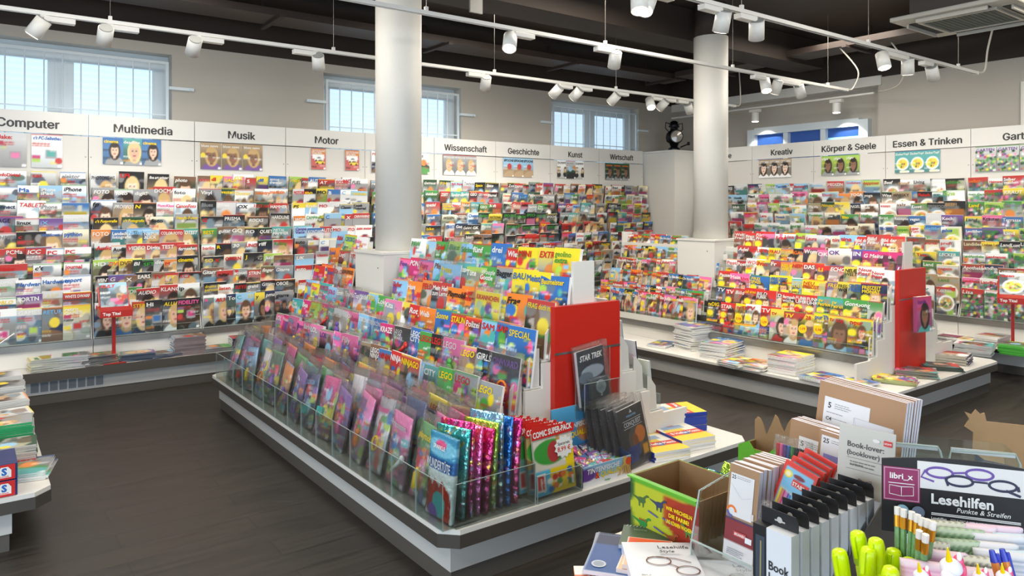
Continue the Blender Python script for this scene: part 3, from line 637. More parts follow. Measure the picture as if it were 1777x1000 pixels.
counter(FL, 8.335, 'long white counter with a dark edge under the window-wall racks', (.42, .96), x0=-3.)
counter(FR, 6.6, 'long white counter with a dark edge under the garden and cooking racks', x0=.0)
# T: per row, top to bottom; title, cover colour, title colour
def P(s): return [tuple(x.rsplit('~', 1)[0:1])+tuple(x.rsplit('~', 1)[1]) for x in s.split(';')]
SEC = {
 'Computer': ('computer', 'tech', ['ELV~ko;InfoDigital~wr;sat~ar;elektor~se', 'Mac~wk;M~wk;Ma~db;iPhone|iPad~sw;iPhone~wk', 'Handy Tricks~ry;connect~wd;TABLETS~wr;iPhone~ae', 'PAGE~vk;PAGE~vk;linux~wk;iX~vs;SMARTPHONE~bw', 'Computer~ae;AHNEN~ae;c~kr;Windows 10~wb;python~cb', 'PC-W~bw;PC~rw;PCMa~rw;ICC~rw;PC~vr;PC~lr', "c't Android~wr;Make:~ar;c't~wk", 'GAMEPRO~bw;GAMEPRO~gw;Hardware~wb;Hardware~wb', 'ROBLO~yb;ROBLO~by;FORTN~vw;LARP~nc;WHITE DWARF~kw', 'play~kw;N~sr;GAMES~vw;RETURN~ns;retro|GAMER~yw']),
 'Multimedia': ('photo', 'face', ['PHOTONEWS~ak;LFI~kr;fine art printer~kw;photo~nw', 'FOTO~ew;foto~aw;digit!~ew;DOCMA~rw;foto~wk', 'fp~wk;PROFIFOTO~ew;N~ky;PhotoKlassik~wp;CanonFoto~wr', "c't Fotografie~ky;c't Fotografie~qy;foto~ck;Handy-Fotos~ey", 'FOTO~ow;Landschafts|fotografie~bw;Natur~ss;NATUR|BLICK~sw;COLOR FOTO~rw;FOTOTEST~tw', 'Audio~ar;Audio~ak;VIDEO~rw;Digital~rw;TEST~rw;fernsehen~rw', 'HD~lw;DVD~yo;DVD~yn;BI~kw;SFT~kg;dead~ew;M~or;cinema~ky', 'VINYL~kw;G~vw;X~nw;EARS~kw;TV~nr;TV~ry;SCI~kr', 'HI~sw;AUDIO~gw;AUDIO~rw;KLANG~rw;ip~wk', 'HiFi~wr;HiFi~wr;STEREO~ry;Hi~kw;ALLU~ky;FIDELITY~kp']),
 'Musik': ('music', 'band', ['tattoo~nr;dl~yr;GALA~py;GZ~ry;S~rw;dfi~yb;apnoe|traveler~bw', 'Vinyl~ew;western~qy;Donner~ay;country~wo', 'Blues~ke;Blues~aw;OX~wk;ROCK HARD~qr;HAMMER~rw', 'G~kr;PRISMA~kw;ROCKS~kw;HARDLINE~kw', 'BEST~gy;guitar~nw;GQ~zw;RO~kw;QUIETUS~kw;METAL|HAMMER~tw', 'berlin~wr;R~ky;30~ew;UNCUT~wr;riff~kw;Rolling~rg', 'SO~ky;X~kr;OPERN~cr;FONO~wk;J~ky;JAZZ~ck;JazzPo~lw;blues news~nz', 'Gitarre&~nw;guitar~tk;acoustic~ew;STRINGS~rw;finger~nw;Gitarre~ew', 'drums &|percussion~ky;listen~wr;KEYS~kr;grand~kw;Gitarre~kw;OBOE~kw', 'a~wp;AU~wr;Ton~dw;C~st;SYN~ky;y~yk;pma~dw;gitarre~ek']),
 'Motor': ('car', 'car', ['mot~ly;mot~rw;AUTO~bw;AT~rw;auto~ow;SCORE~ar;MO~wr;FUEL~wk', 'MOTORRAD~ar;mo~ky;MO~yk;B~bw;C~ws;TOURENFAHRER~sy', 'PS~yk;Kradblatt~yw;MO~ar;MO~rw;Classic~ek;Klassik|Motorrad~ek', 'WOMO~ow;CAMPING~wg;pro~yw;C~sb;promobil~yb;X~rw;CARAVANING~rw', 'Camper|Vans~sv;KONTAKT~bw;AUTO~rw;MO~ar;AUTO~wr;auto motor~wr', 'auto~ek;FF~ky;C~ws;30~dr;ART~ar;RC~kr', 'UK~ew;classic~er;WORLD~rw;YOUNG~wr', 'auto~rw;kart~ky;sport~wb', 'moto~rw;auto~kw;klein~yw', 'auto~er;trecker~gw;truck~rw']),
 'Reise': ('travel', 'scene', ['reise~sw;geo~gw;merian~wk;abenteuer~qw', 'outdoor~gw;trekking~ow;alpin~sw', 'bergsteiger~bw;klettern~rw', 'segeln~bw;yacht~sd;boote~db', 'rad~rw;bike~ky;tour~gw', 'angeln~qy;fisch~bw', 'jagd~qw;wild~nw', 'golf~gw;tennis~yk', 'kicker~rw;sport~wr', 'fitness~kw;run~yk']),
 'Wissenschaft': ('science', 'scene', ['P.M.~ky;P.M. Fragen~sr;Technik~ae;Space~ky;Space~kw', 'ZEIT~rw;Spektrum~tw;Spektrum~tw;GEO~rw;GEO WISSEN~rw', 'Bild der|Wissenschaft~zy;Natur~or;Natur~ow;GEO kompakt~tw;GEO~gw', 'WISSEN~ck;WISSEN~nw;Chemie~wb;Gehirn~kg;NATIONAL~yk', 'TRAKTOR~ab;Geo~dw;Gehirn~kw;GK~kw;Psycho~tw;Sterne~ps', 'Physik~rk;wild~nk;bio~kw']),
 'Geschichte': ('history', 'dark', ['history~zr;Zeit~kw;DAMALS~rw;Krieg~kr;Welt~ek;Spiegel~rw;GESCHICHTE~vr', 'Clausewitz~cr;Flug~bw;Schiff~bs;Panzer~qw;Waffen~ek;MILITARIA~ew', 'PANZER~ck;G~rw;militär~rk;Geschichte~ew;Das|Reich~gw', 'EPOCHE~kg;EPOCHE~kg;EPOCHE~kg;EPOCHE~kg;EPOCHE~kw', 'EPOCHE~kg;EPOCHE~kg;EPOCHE~kg;EPOCHE~kg;TOP~ry', 'EPOCHE~kg;PANORAMA~kr']),
 'Kunst': ('art', 'face', ['Kunst~rw;monopol~aw;art~nw;WELT|KUNST~yr;KUNST~rk;THEATER~ky', 'GEO~ew;Parnass~bs;Grafik~gw;Kultur~ev;KUNST~ro;art~zo', 'medium~vw;Cicero~aw;PHILO~sb;du~tw;KULTUR~aw;Literatur~ek', 'brand eins~ew;MARE~tw;form~ek;baumeister~ew;DBZ~ar', 'KUNST|FORUM~rr;K~rw;art~nr;art~rk;ART~zo;Oper~ey', 'textil~rp;patch~bv;palette~wr;detail~ag;häuser~ae']),
 'Wirtschaft': ('business', 'text', ['B~wr;Brand~wk;manager~kr;Trade~ek;FINANCIAL|TIMES~ze;WELT~ce', 'eins~ak;CASH~wg;GEO~gr;Zeitung~ca;TIMES~az', 'CAPITAL~kw;Cicero~ke;IMPULSE~lk;£URO~pw;FOCUS|MONEY~yk;Börse~ar', 'DFB~kr;tv~ty;FINANZEN~rw;Wirtschaft~ry;Anleger~ky', 'Effecten~we;Börse~by;ct~yn;Markt~nr;Geld~wg', 'FONDS~wk;POST~kr;WW~rk;Sales~wr;Makler~er;Job~ro']),
 'Tiere': ('animal', 'animal', ['MORITZ~kw;Dogs~aw', 'Hunde~sk;Pferd~ew', 'CAVALLO~ez;Jagd~sw;WuH~qw', 'Ein Herz|Tiere~wg;Katze~rw;Wild~nw', 'Reiter~qw;Pferde~ew']),
 'Kreativ': ('craft', 'craft', ['CV~dm;Patch~aw;Stricken~lw;Taschen~sb;Sabrina~rw;Basteln~sr', 'Filati~wk;Verena~pm;Knit~aw;burda~wp', 'Mollie~wy;nähen~mw;Simply~lw;Nähen~wg', 'häkeln~rp;Lena~wr;Mosaik~cb;Kreativ~sy', 'Diana~kr;Deko~wg;ideen~wt']),
 'Körper & Seele': ('wellness', 'face', ['Emotion~as;MEDIZIN~rw;Großeltern~sr;happinez~lr', 'Baby~wg;Eltern~sr;Leben~os;YOGA~ow;yoga~kw', 'Ma vie~zw;Naturarzt~qy;natur~ye;ENGEL~kw', 'Psychologie~ag;Flow~cw;Bio~gy;Heilen~wg', 'slow~wp;hygge~cn;moment~aw', 'Schrot~gw;Korn~yg;lesen~wr']),
 'Essen & Trinken': ('cooking', 'food', ['Beef~kw;falstaff~kz;Living~wk;Genuss~kw;schluck~kg', 'Wine~kw;WHISKY~zk;F~by;Fleisch~kr;COUCH~wt;Grill~gl', 'essen~wr;salz~wn;Lust~gw;FIRE&FOOD~ke;BEEF!~kz', 'Brot~gw;Rezepte~ew;vegan~bw;WEIN~aw;Koch~vw', 'Backen~wb;Suppen~pg;Super|Yum~yr;Land&Berge~bs', 'CHEFKOCH~wg;LECKER~tw;TOM~nr', 'Rezepte~gp;LECKER~tw;Tina~yr', 'kochen~pr;essen &|trinken~wg;Brigitte~ar;Land~gw', 'Zeitgeist~wp;mein|Lieblings~gr;Küche~rw;Land~zg', 'Rezepte~zw;Landküche~cr;Lecker~wt;Kochen~rc']),
 'Garten': ('garden', 'garden', ['selbst~ro;Heimwerker~wr;Selber|machen~rw;Garten~gw;Hobby~se', 'mein Garten~wg;Garten~rg;KRAUT~yw;GARTEN~wm;Flora~pg', 'Land~gy;Garten~lg;Gärtnern~ge;Flora~lv;Lust~kg', 'Land~yk;Kräuter~pk;Terrasse~bw;Parks~wp;Garden~qw', 'Land&Berge~bw;Garten~vg;Land~yw;Bienen~lq', 'Landidee~nc;Liebes Land~yn;LandLust~kw;Land~qw', 'LandApotheke~wg;Landgenuss~wr;Landleben~lg', 'Apotheke~rw;Landhaus~dw;LandIdee~nw;Landkind~ry', 'LandGenuss~pr;Landfrau~wr;Rosen~rp', 'Lisa~rw;Land~wg;mein Land~yg']),
 'Haus': ('home', 'scene', ['Wohnen~wk;Haus~bw;bauen~ar']*10)}
SPEC_ORDER_L = [None, None, 'Computer', 'Multimedia', 'Musik', 'Motor', 'Reise', 'Wissenschaft', 'Geschichte', 'Kunst', 'Wirtschaft']
POOLW = 'blick spiegel welt journal extra aktuell magazin heft trend forum profi spezial plus live report studio club'.split()
def interp(pts, x):
    for (a, b), (c, d) in zip(pts, pts[1:]):
        if a <= x <= c: return b+(d-b)*(x-a)/(c-a)
    return None
SIL_L = [(-60, 602), (455, 602), (470, 566), (505, 505), (560, 470), (600, 430), (648, 408), (727, 408), (1000, 428), (1045, 450), (1060, 470), (1100, 430), (1160, 412)]
SIL_R = [(1190, 408), (1265, 392), (1420, 385), (1548, 388), (1552, 400), (1585, 420), (1610, 560), (1800, 600)]
def visible(F, lx, ly, z0, z1, hw, sil, side):
    X, Y = world(F, lx, ly); a = proj(*world(F, lx-hw, ly), z1); b = proj(*world(F, lx+hw, ly), z1)
    if b[0] < 2 or a[0] > 1774: return False
    if side == 'L' and (a[0] > 650 and b[0] < 727 or a[0] > 1160): return False
    if side == 'R' and b[0] < 1266: return False
    y = proj(X, Y, z1)[1]; s = interp(sil, min(max((a[0]+b[0])/2, -59), 1799))
    return s is None or y < s+6
SECW = .925; rng = random.Random(7)
TOPS = {'Computer': [('Android', 'w', 'r', 'tech!'), ('Make:', 'a', 'r', 'tech!'), ("c't PC-Selbstbau", 'w', 'b', 'tech!')], 'Multimedia': [('cinema', 'b', 'y', 'face!'), ('deadline', 't', 'w', 'face!'), ('cinema', 'b', 'y', 'face!')],
        'Musik': [('blues news', 'z', 'w', 'face!')]*3, 'Motor': [None, ('DEUTSCHLAND|ITALIEN', 'o', 'w', 'car!'), None, ('DEUTSCHLAND|ITALIEN', 'o', 'w', 'car!')], 'Reise': [('M', 'w', 'r', 'scene!'), None, None, ('rad', 'w', 'k', 'scene!')], 'Wissenschaft': [('PSYCHOLOGIE', 'e', 'w', 'face!')]*3,
        'Geschichte': [('EPOCHE', 's', 'k', 'scene!')]*3, 'Kunst': [('DUMMY', 'w', 'k', 'band!'), ('RUNST', 'a', 'e', 'scene!'), ('DUMMY', 'w', 'k', 'band!')], 'Wirtschaft': [('women', 'q', 'o', 'face!')]*3,
        'Tiere': [('Pferd', 'a', 'g', 'animal!'), ('DOGZ', 'c', 'o', 'animal!')], 'Kreativ': [('OTTOBRE', 'z', 'w', 'face!')]*3, 'Körper & Seele': [('pilger', 'l', 'w', 'face!')]*3, 'Essen & Trinken': [('ZauberTopf', 't', 'w', 'food!')]*3, 'Garten': [('GARTEN', 'a', 'v', 'garden!')]*3, 'Haus': []}
def fill_section(F, x0, title, sil, side, signed=True, nrow=10):
    topic, style, rows = SEC[title]; where = 'under the %s sign' % title if signed else ('behind the column' if side == 'L' else 'beyond the garden sign')
    tops = TOPS.get(title, []); n = len(tops)
    for i, sp in enumerate(tops):
        if not sp: continue
        lx = x0+.2+.17*i*(.97 if n == 3 else .8) if n == 3 else x0+.16+.2*i
        if not visible(F, lx, .58, 2.0, 2.29, .1, sil, side): continue
        w_, h_ = (.165, .235) if title == 'Motor' else ((.235, .3) if title == 'Computer' else (.17, .25))
        if title == 'Computer': lx = x0+.06+.27*i
        if title in ('Musik', 'Garten'): w_ = .2; lx = x0+.15+.21*i; h_ = .27
        o = magazine(topic+'_magazine', sp[:3], sp[3], random.Random(hash(sp[0]) % 97 if False else len(sp[0])*7+ord(sp[0][0])), w_, h_, .005, 1); put(o, F, lx, .585, 2.305-h_, .02)
        tag(o, '%s %s magazine, top ledge %s, %s from left' % (o['_bg'], topic, where, ORD[i+1]), 'magazine', 'display copies on the top ledges')
    for r in range(nrow):
        rr = nrow-1-r; b = .29+.026*rr; zz = .49+.133*rr
        src = P(rows[r]) if r < len(rows) else P(rows[r % len(rows)]); src = list(src)
        want = {True: 6, False: 5}[side == 'L' and x0 > 4.5] if r else 5
        while len(src) < 4+(r % 3 != 0)+(want > 5): q = rng.choice(src); src.append((rng.choice(POOLW), q[1] if rng.random() < .5 else rng.choice('wkrbae'), q[2]) if rng.random() < .6 else q); 
        n = len(src); xs = []; 
        for i in range(n):
            w = rng.choice((.2, .21, .215, .19)); xs.append((.115+(SECW-.235)*i/(n-1) if n > 1 else .4, w))
        keep = []
        for i, (sp, (xx, w)) in enumerate(zip(src, xs)):
            h = rng.uniform(.268, .305) if r < nrow-1 else rng.uniform(.29, .315); lx = x0+xx+rng.uniform(-.012, .012)
            if not visible(F, lx, b, zz, zz+h, w/2, sil, side): continue
            keep.append((i, sp, lx, w, h))
        for j, (i, sp, lx, w, h) in enumerate(keep):
            st = style if rng.random() < .75 else rng.choice(('tech', 'text', 'face', 'scene')); big = 1 if (r >= nrow-2 or (side == 'L' and x0 < 1.7)) else 0
            o = magazine(topic+'_magazine', sp, st, rng, w, h, rng.choice((.012, .018, .026)), big)
            put(o, F, lx, b+.022+rng.uniform(0, .003), zz, R(-rng.uniform(5.5, 9)) if r < nrow-1 else R(-2), R(rng.uniform(2.6, 4.2)), R(rng.uniform(-1.2, 1.2)))
            pos = 'alone' if len(keep) == 1 else ORD[j+1]+' from left'
            ink = o['_ink']; tag(o, '%s %s magazine, %s, %s row down %s' % (o['_bg'], topic, pos, ORD[r+1], where), 'magazine', '%s magazines in the wall rack' % topic)
k0 = -.925
for i, tname in enumerate(['Haus', 'Computer', 'Multimedia', 'Musik', 'Motor', 'Reise', 'Wissenschaft', 'Geschichte', 'Kunst', 'Wirtschaft']):
    x0 = -.946+.925*i; hid = tname in ('Reise', 'Haus')
    if tname == 'Haus': 
        wall_rack(FL, x0, SECW, '', 'white wall rack before the computer rack, at the end of the window wall'); continue
    wall_rack(FL, x0, SECW, '' if hid else tname, 'white wall magazine rack with acrylic shelves and the sign %s' % tname if not hid else 'unsigned white wall magazine rack partly behind the front column')
    fill_section(FL, x0, tname, SIL_L, 'L', not hid)
for i, tname in enumerate(['Tiere', 'Kreativ', 'Körper & Seele', 'Essen & Trinken', 'Garten', 'Haus']):
    x0 = .075+.925*i
    wall_rack(FR, x0, SECW, tname if tname != 'Haus' else '', 'white wall magazine rack with acrylic shelves and the sign %s' % tname if tname != 'Haus' else 'unsigned white wall rack next to the garden rack')
    fill_section(FR, x0, tname, SIL_R, 'R', tname != 'Haus')
# ------------------------------------------------------------------ the two gondolas in the middle of the shop
YN, YFAR = 2.93, 6.16; GL = YFAR-YN
def rb(r): return .44+.115*r if r < 5 else .975      # local y of a row's magazine feet
def rz_(r): return .47+.13*r
def gondola(cx, label, sides='both'):
    t = thing('display_gondola', label, 'display stand', (cx, YFAR, 0), R(-90)); L = YFAR-2.6+.13; h = 1.06; o = 0
    def pl(e, c): return [(-.13, -h+c), (-.13+c, -h), (L-.13-c, -h), (L-.13+e, -h+c), (L-.13+e, h-c), (L-.13-c, h), (-.13+c, h), (-.13, h-c)]
    x0, x1 = -.13, L-.13
    P8 = lambda e, c: [(x0-e+c, -h-e), (x1+e-c, -h-e), (x1+e, -h-e+c), (x1+e, h+e-c), (x1+e-c, h+e), (x0-e+c, h+e), (x0-e, h+e-c), (x0-e, -h-e+c)]
    MB().prism(P8(-.003, .07), .262, .283).build('counter_top', WHITE, t); MB().prism(P8(0, .07), .205, .2615).build('edge_band', EDGE, t)
    MB().box(x0+.06, -h+.06, .085, x1-.06, h-.06, .2045).build('plinth', mat('plinth_white', 'cfcdc8', .45), t); MB().box(x0+.07, -h+.07, 0, x1-.07, h-.07, .0845).build('skirting', SKIRT, t)
    y = lambda r: rb(r)-1.03        # offset from the centre line (negative: left side)
    for end, (a, b) in enumerate(((GL, GL+.02), (-.02, 0))):
        p = [(-.84, .284), (-.84, .44)]
        pr = [(-.63, .44)]
        for r in range(6): pr += [(y(r)-.04, rz_(r)-.014), ((y(r+1)-.04) if r < 5 else -.075, rz_(r)-.014)]
        left = [(-.84, .284), (-.84, .44), (y(0)-.04, .44)]+pr[1:]+[(-.075, 1.36)]
        right = [(-q[0], q[1]) for q in left[::-1]]
        MB().prism((left+right)[::-1], a, b, 'x').build('end_panel', WHITE, t)
    MB().box(0, -.06, .6, GL, .06, 1.24).build('spine', WHITE, t)
    for sgn in (-1, 1):
        MB().box(0, sgn*.60, .284, GL, sgn*.615, .43).build('kick_panel', WHITE, t); MB().box(0, sgn*.616, .395, GL, sgn*.63, .455).build('metal_strip', METAL, t)
        for r in range(6):
            q = y(r)
            MB().box(0, sgn*(-(q-.035)), rz_(r)-.012, GL, sgn*(-(q+.10)), rz_(r)-.004).build('tray_floor', SHELF, t)
            MB().box(0, sgn*(-(q-.039)), rz_(r)-.012, GL, sgn*(-(q-.0362)), rz_(r)+.075).build('acrylic_lip', ACRYL, t)
            MB().box(0, sgn*(-(q-.0392)), rz_(r)+.0752, GL, sgn*(-(q-.036)), rz_(r)+.0772).build('lip_edge', AEDGE, t)
            MB().prism([(q-.01, rz_(r)-.0035), (q+.07, rz_(r)-.0035), (q+.07, rz_(r)+.19), (q+.05, rz_(r)+.19), (q+.0, rz_(r)+.13)][::(1 if sgn < 0 else -1)] if sgn < 0 else [(-(q-.01), rz_(r)-.0035), (-(q+.07), rz_(r)-.0035), (-(q+.07), rz_(r)+.19), (-(q+.05), rz_(r)+.19), (-(q+.0), rz_(r)+.13)], GL-.014, GL-.004, 'x').build('tray_divider', SHELF, t)
    rp = MB().box(GL+.021, -.235, .2845, GL+.055, .235, 1.135).build('red_panel', RED, t); rp['label'] = 'red end panel'
    MB().box(GL+.0552, -.235, .885, GL+.057, .235, .897).build('metal_stripe', METAL, rp)
    return t
gondola(2.66, 'white stepped display stand of children magazines and toys, nearer of the two')
gondola(6.33, 'white stepped display stand of weekly and television magazines, farther of the two')
FG1 = (2.66-1.03, YFAR, R(-90)); FG2 = (6.33-1.03, YFAR, R(-90))
FG1R = (2.66+1.03, YN, R(90)); FG2R = (6.33+1.03, YN, R(90))
rng = random.Random(21)
def grow(F, r, specs, name, cat_, style, where, step, w, h, lx1=None, sizes=1, price=False, kw=None, pool=None, stop=-.02, skip=None, group='', order='from the aisle end', pack=0., lift=0.):
    """fill a row from its near end backwards; specs are listed from the near end"""
    lx = (GL+.015 if lx1 is None else lx1)-w/2; i = 0
    while lx-w/2 > stop:
        sp = specs[i] if i < len(specs) else rng.choice(pool); st = sp[3] if len(sp) > 3 else rng.choice(style)
        ww = w*rng.uniform(.93, 1.05); hh = h*rng.uniform(.95, 1.04)
        if not (skip and skip[0] < lx < skip[1]):
            X, Y = world(F, lx, rb(r)); d = .599*X+.801*Y
            o = magazine(name, sp[:3], st, rng, ww, hh, rng.choice((.008, .014, .02)), sizes if d > 4.6 else max(sizes, 1), price=price and rng.random() < .45)
            put(o, F, lx+rng.uniform(-.008, .008), rb(r)+rng.uniform(0, .004)-.004, rz_(r)+lift, R(rng.uniform(7, 11)), R(rng.uniform(2.5, 5)), R(rng.uniform(-1.5, 1.5)))
            yield_ = (o, i, lx, ww, hh)
            o['_n'] = i+1; ROWITEMS.append(yield_)
            tag(o, '%s %s, %s %s, %s tier up, %s' % (o['_bg'], kw or name.replace('_', ' ').replace('children ', ''), ORD[i+1], order, ORD[r+1], where.replace('magazine ', '')), cat_, group or where)
            if pack and rng.random() < pack:
                m = card_mesh('film', np.ones((80, 60, 3)), ww+.03, hh+.03, .02, 0, puff=.012, rng=rng, mat_=WRAP); c = bpy.data.objects.new('plastic_wrap', m); COL.objects.link(c); c.parent = o; c.location = (0, -.004, -.004)
                toy(o, rng, ww, hh)
        lx -= rng.choice(step) if isinstance(step, tuple) else step; i += 1
        if i > 37: break
ROWITEMS = []
TOYM = [mat('toy_plastic_'+n, c, .25, coat=.4) for n, c in (('pink', 'f06aa8'), ('blue', '2f86d6'), ('red', 'd8291f'), ('yellow', 'f7cf1c'), ('green', '4fb545'), ('purple', '7b4fae'), ('white', 'efefef'), ('orange', 'f28022'), ('teal', '31b5b3'), ('lilac', 'c59ad8'))]
def toy(parent, rng, w, h, big=False):
    k = rng.randrange(5); m = rng.choice(TOYM); mb = MB(); x = rng.uniform(-.2, .2)*w; z = rng.uniform(.25, .5)*h; y = -.022
    if k == 0: mb.ball((x, y, z), .035, .012, .035); mb.ball((x, y, z+.05), .018, .01, .018)
    elif k == 1: mb.cyl((x-.04, y, z-.02), (x+.04, y, z+.05), .011, n=10); mb.ball((x+.045, y, z+.055), .02, .012, .02)
    elif k == 2: mb.lathe([(.008, -.05), (.018, -.045), (.02, .02), (.01, .03), (.01, .045)], 10, c=(x, y, z))
    elif k == 3: mb.tube([(x+.035*math.cos(a*.63), y, z+.035*math.sin(a*.63)) for a in range(11)], .007)
    else: mb.box(x-.035, y-.008, z-.02, x+.035, y+.006, z+.02); mb.cyl((x-.02, y-.012, z-.02), (x-.02, y+.006, z-.02), .012, n=10); mb.cyl((x+.02, y-.012, z-.02), (x+.02, y+.006, z-.02), .012, n=10)
    mb.build('enclosed_toy', m, parent, smooth=k < 4)
def Q(s, st=None): return [(a, b[0], b[1])+((b[2:],) if len(b) > 2 else ()) for a, b in (x.rsplit('~', 1) for x in s.split(';'))]
KP = Q('Barbie~pw;Pony~pv;Filly~ps;Prinzessin~mw;Top|Model~tw;Pferde~lp;Lissy~vp;Princess~sp;Kids~yr;Pferd~pw;STAR~sw;LOL~pw;Fee~vy;Mia and me~pw;Wendy~pw')
KB = Q('Bibi~sr;Tiere~gy;Lego~rw;Pirat~bk;Dino~gy;Super~yr;Spiel~ob;Bau~yk;Wissen~bw;Quiz~ty;Rätsel~lr;Comic~yb;GEOlino~yk;Maus~ob;Auto~ry;Feuer~rw')
KW_ = 'on the children stand'
rows1 = [Q('LEGO~ey;LEGO~er;LEGO~gy;CITY~tw;CITY~sw;NINJAGO~ry;NINJAGO~rw;NINJAGO~br;LEGO|NINJAGO~nw;SONDERAUSGABE~zk;Princess~vp;Filly~pw;Belle~ps;LOL~pv;LOL~pw')+KP[:4],
         Q('ONWARD~kv;GIRLS~kw;LEGO~py;LEGO~pw;LEGO~kr;LEGO~gr;LEGO|CITY~bw;LEGO|STAR|WARS~kw;KRAZE~mw;EISKÖNIGIN~bw;EISKÖNIGIN~sw;Barbie~pm;Barbie~pw;Mode~aw;Mode~tw;Hey~my;heft~ly;Bea~mw'),
         Q('SPECIAL~by;SAM~br;SAM~sr;Polizei~rw;STAUNEN~ry;Sonne~by;Weib~ow;Rot~rw;Biene~yr;Kita~pw;Lok~gw;TRIX~sy;TopModel~vw;TopModel~pw;Emma~ew;JOLO~sm;POPCORN~tm;Star~yp;SPARK~sr;BRAVO~ty'),
         Q('FRAG doch mal~ry;Frag~ok;KiKANiNCHEN~yb;KiKANiNCHEN~yr;Feuer|wehr~or;Playmobil~ok;Mein Heft|zum Lernen~rw;FELIX~or;Hase~ow;Teller~sr;Schlau~gw;Benjamin|Blümchen~so;Bobo~yo;Dinos~kc;Conni~rw;DEIN SPIEGEL~ok;Dr. Oo~wr;Bummi~rb'),
         Q('Baumeister~by;Meister~yb;BAU~yb;Bagger~ek;Woozle|Goozle~gw;Tüte~lw;Wissen~tw;Prinz~sy;Pferd~sn;Pony~pm;PONY~mw;Fee~pv;Pony~lp;Yakari~sn;Löwen~qr;Zahn~yr;Mickey~yr;YPS~wr'),
         Q('geolino|extra~yg;EXTRA~yr;MINI~yr;Wieso~rw;drei~bw;fünf~gw;Sticker~sg;Bunt~lg;Spiel~gr;SPI~sy;PAW~wg;NERF~br;AVENGERS~rw;A~kg;Dino~qy;Stadt~sk;Baby~wp;CECKO~lb')]
for r in range(6):
    sk = (YFAR-5.45, YFAR-4.7) if r >= 3 else None
    grow(FG1, r, rows1[r], 'children_magazine', 'magazine', ('kids', 'kids', 'kids', 'scene'), KW_, (.135, .16, .19, .14), .215, .30, sizes=1, pool=KP if r < 3 else KB, skip=sk, group='children magazines on the tiers', pack=.35 if r < 2 else .12)
# weekly magazines
KW2 = 'on the weekly magazine stand'
PW = Q('Welt|der Frau~ry;Frau~rw;AD~rw;Freizeit~yk;Woche~rw;Echo~wr;Neue~or;Post~rw;Blatt~yr;Bunte~rw;Stars~pw;Herz~rw;Sieben~yb;Adel~ry;Glück~or')
rows2 = [Q('tvpur~yr;tv top~yr;purTV~yb;tv 28~yr;TV~ry;tv~yr;TV~rw;TV~wr;tv TV~yr;STAR~rw;tvDIG~ky;tvDIG~ky;tv klar~rw'),
         Q('Gong~gw!;Gong~gw!;tv|Patrice~ty;tv|Patrice~ty;FUNK|UHR~rw;FUNK|UHR~rw;fernseh|woche~rw;BILD|FUNK~rw;BILD|FUNK~rw;auf einen Blick~ry;Bild~rw;TV~rw;TV~dw;TV~kr'),
         Q('FREIZEIT|MONAT~dy;GUTE|FREIZEIT~yb;FREIZEIT|WOCHE~yk;FREIZEIT~vy;FREIZEIT|HEUTE~yr;NEU|FREIZEIT~yr;FREIZEIT|IDEE~sy;SUPER~wb;FREIZEIT|HERZ~yb;FREIZEIT~yk;FREI|SPASS~by;Alva~gr;Mein~pw;Pausen~rw;SPASS~ry;mach~or'),
         Q('Neue|Post~wr;Neue|Post~wr;NEUE|WELT~yk;ECHO~rw;LI~ry;DAS~rw;HEIM~or;NEUE|WELT~oy;Fr~rw;Frau~yr;WOCHE~wr;Post~rw;Post~wr;Woche~mw;S~rw;SUPER~ry'),
         Q('Meins~mw;G Meins~mw;IN~vw;IN~wv;OK~wv;OK!~pw;Woman~mw;GALA~ko;Nur für|uns~oy;FRAU~yr;FRA~yr;REVUE~wr;Adel~rw;Adel~ry;AD~rw;prima~rw'),
         Q('Bild der|Frau~rw;Bild|Frau~rw;Bild der|Frau~rw;tina~sr;tina~cr;Laura~wr;Laura~ar;bella~lm;Lisa~yr;Frau~wr;Fr~pr;Für|Frau~rw;Frau|im Trend~rw;Welt|Frau~rw;Frau~er')]
LXB = YFAR-4.62
for r in range(6):
    sp = [x[:3] for x in rows2[r]]
    grow(FG2, r, sp, 'weekly_magazine', 'magazine', ('tv', 'tv', 'people', 'face', 'tv'), KW2, (.11, .13, .1, .12) if r else (.16, .12, .14), .21, .285, sizes=1, pool=PW, stop=LXB, skip=(YFAR-5.22, YFAR-4.66) if r >= 4 else None, group='weekly magazines on the tiers', price=(r == 0))
# novels on the far part of the same stand, behind white lips
NV = Q('De Norden~bw;Dr. L~bw;DR.~sw;LORE~rw;Julia~pw;G-man~ky;Western~or;Bergdoktor~gr;Romana~py;Baccara~rw;Heimat~gw;Jerry~yk;Liebe~rw;Sudoku~wr;Rätsel~ry;Fürsten~sr')
for r in range(6):
    lb = MB().box(.0, rb(r)-.05, rz_(r)-.012, GL-(GL-LXB)-.03, rb(r)-.042, rz_(r)+.05); t = thing('novel_tray', 'white ledge of the novel rack on the far stand, %s tier up' % ORD[r+1], 'shelf ledge', (FG2[0], FG2[1], 0), FG2[2], 'white novel ledges')
    lb.build('front_lip', WHITE, t); MB().box(0, rb(r)-.0415, rz_(r)-.0035, LXB-.03, rb(r)+.06, rz_(r)).build('ledge', WHITE, t)
    grow(FG2, r, [('Erlebnisse', 'p', 'y', 'face')] if r == 0 else [], 'novel_booklet', 'booklet', ('tv', 'scene', 'face'), 'on the novel ledges', (.05, .07, .04, .09) if r else (.06, .04), .15, .215 if r else .28, lx1=LXB-.05, sizes=0, pool=NV, stop=0.02, skip=(YFAR-5.22, YFAR-4.66) if r >= 4 else None, group='novel booklets on the white ledges', order='from the weekly magazines', lift=.003)
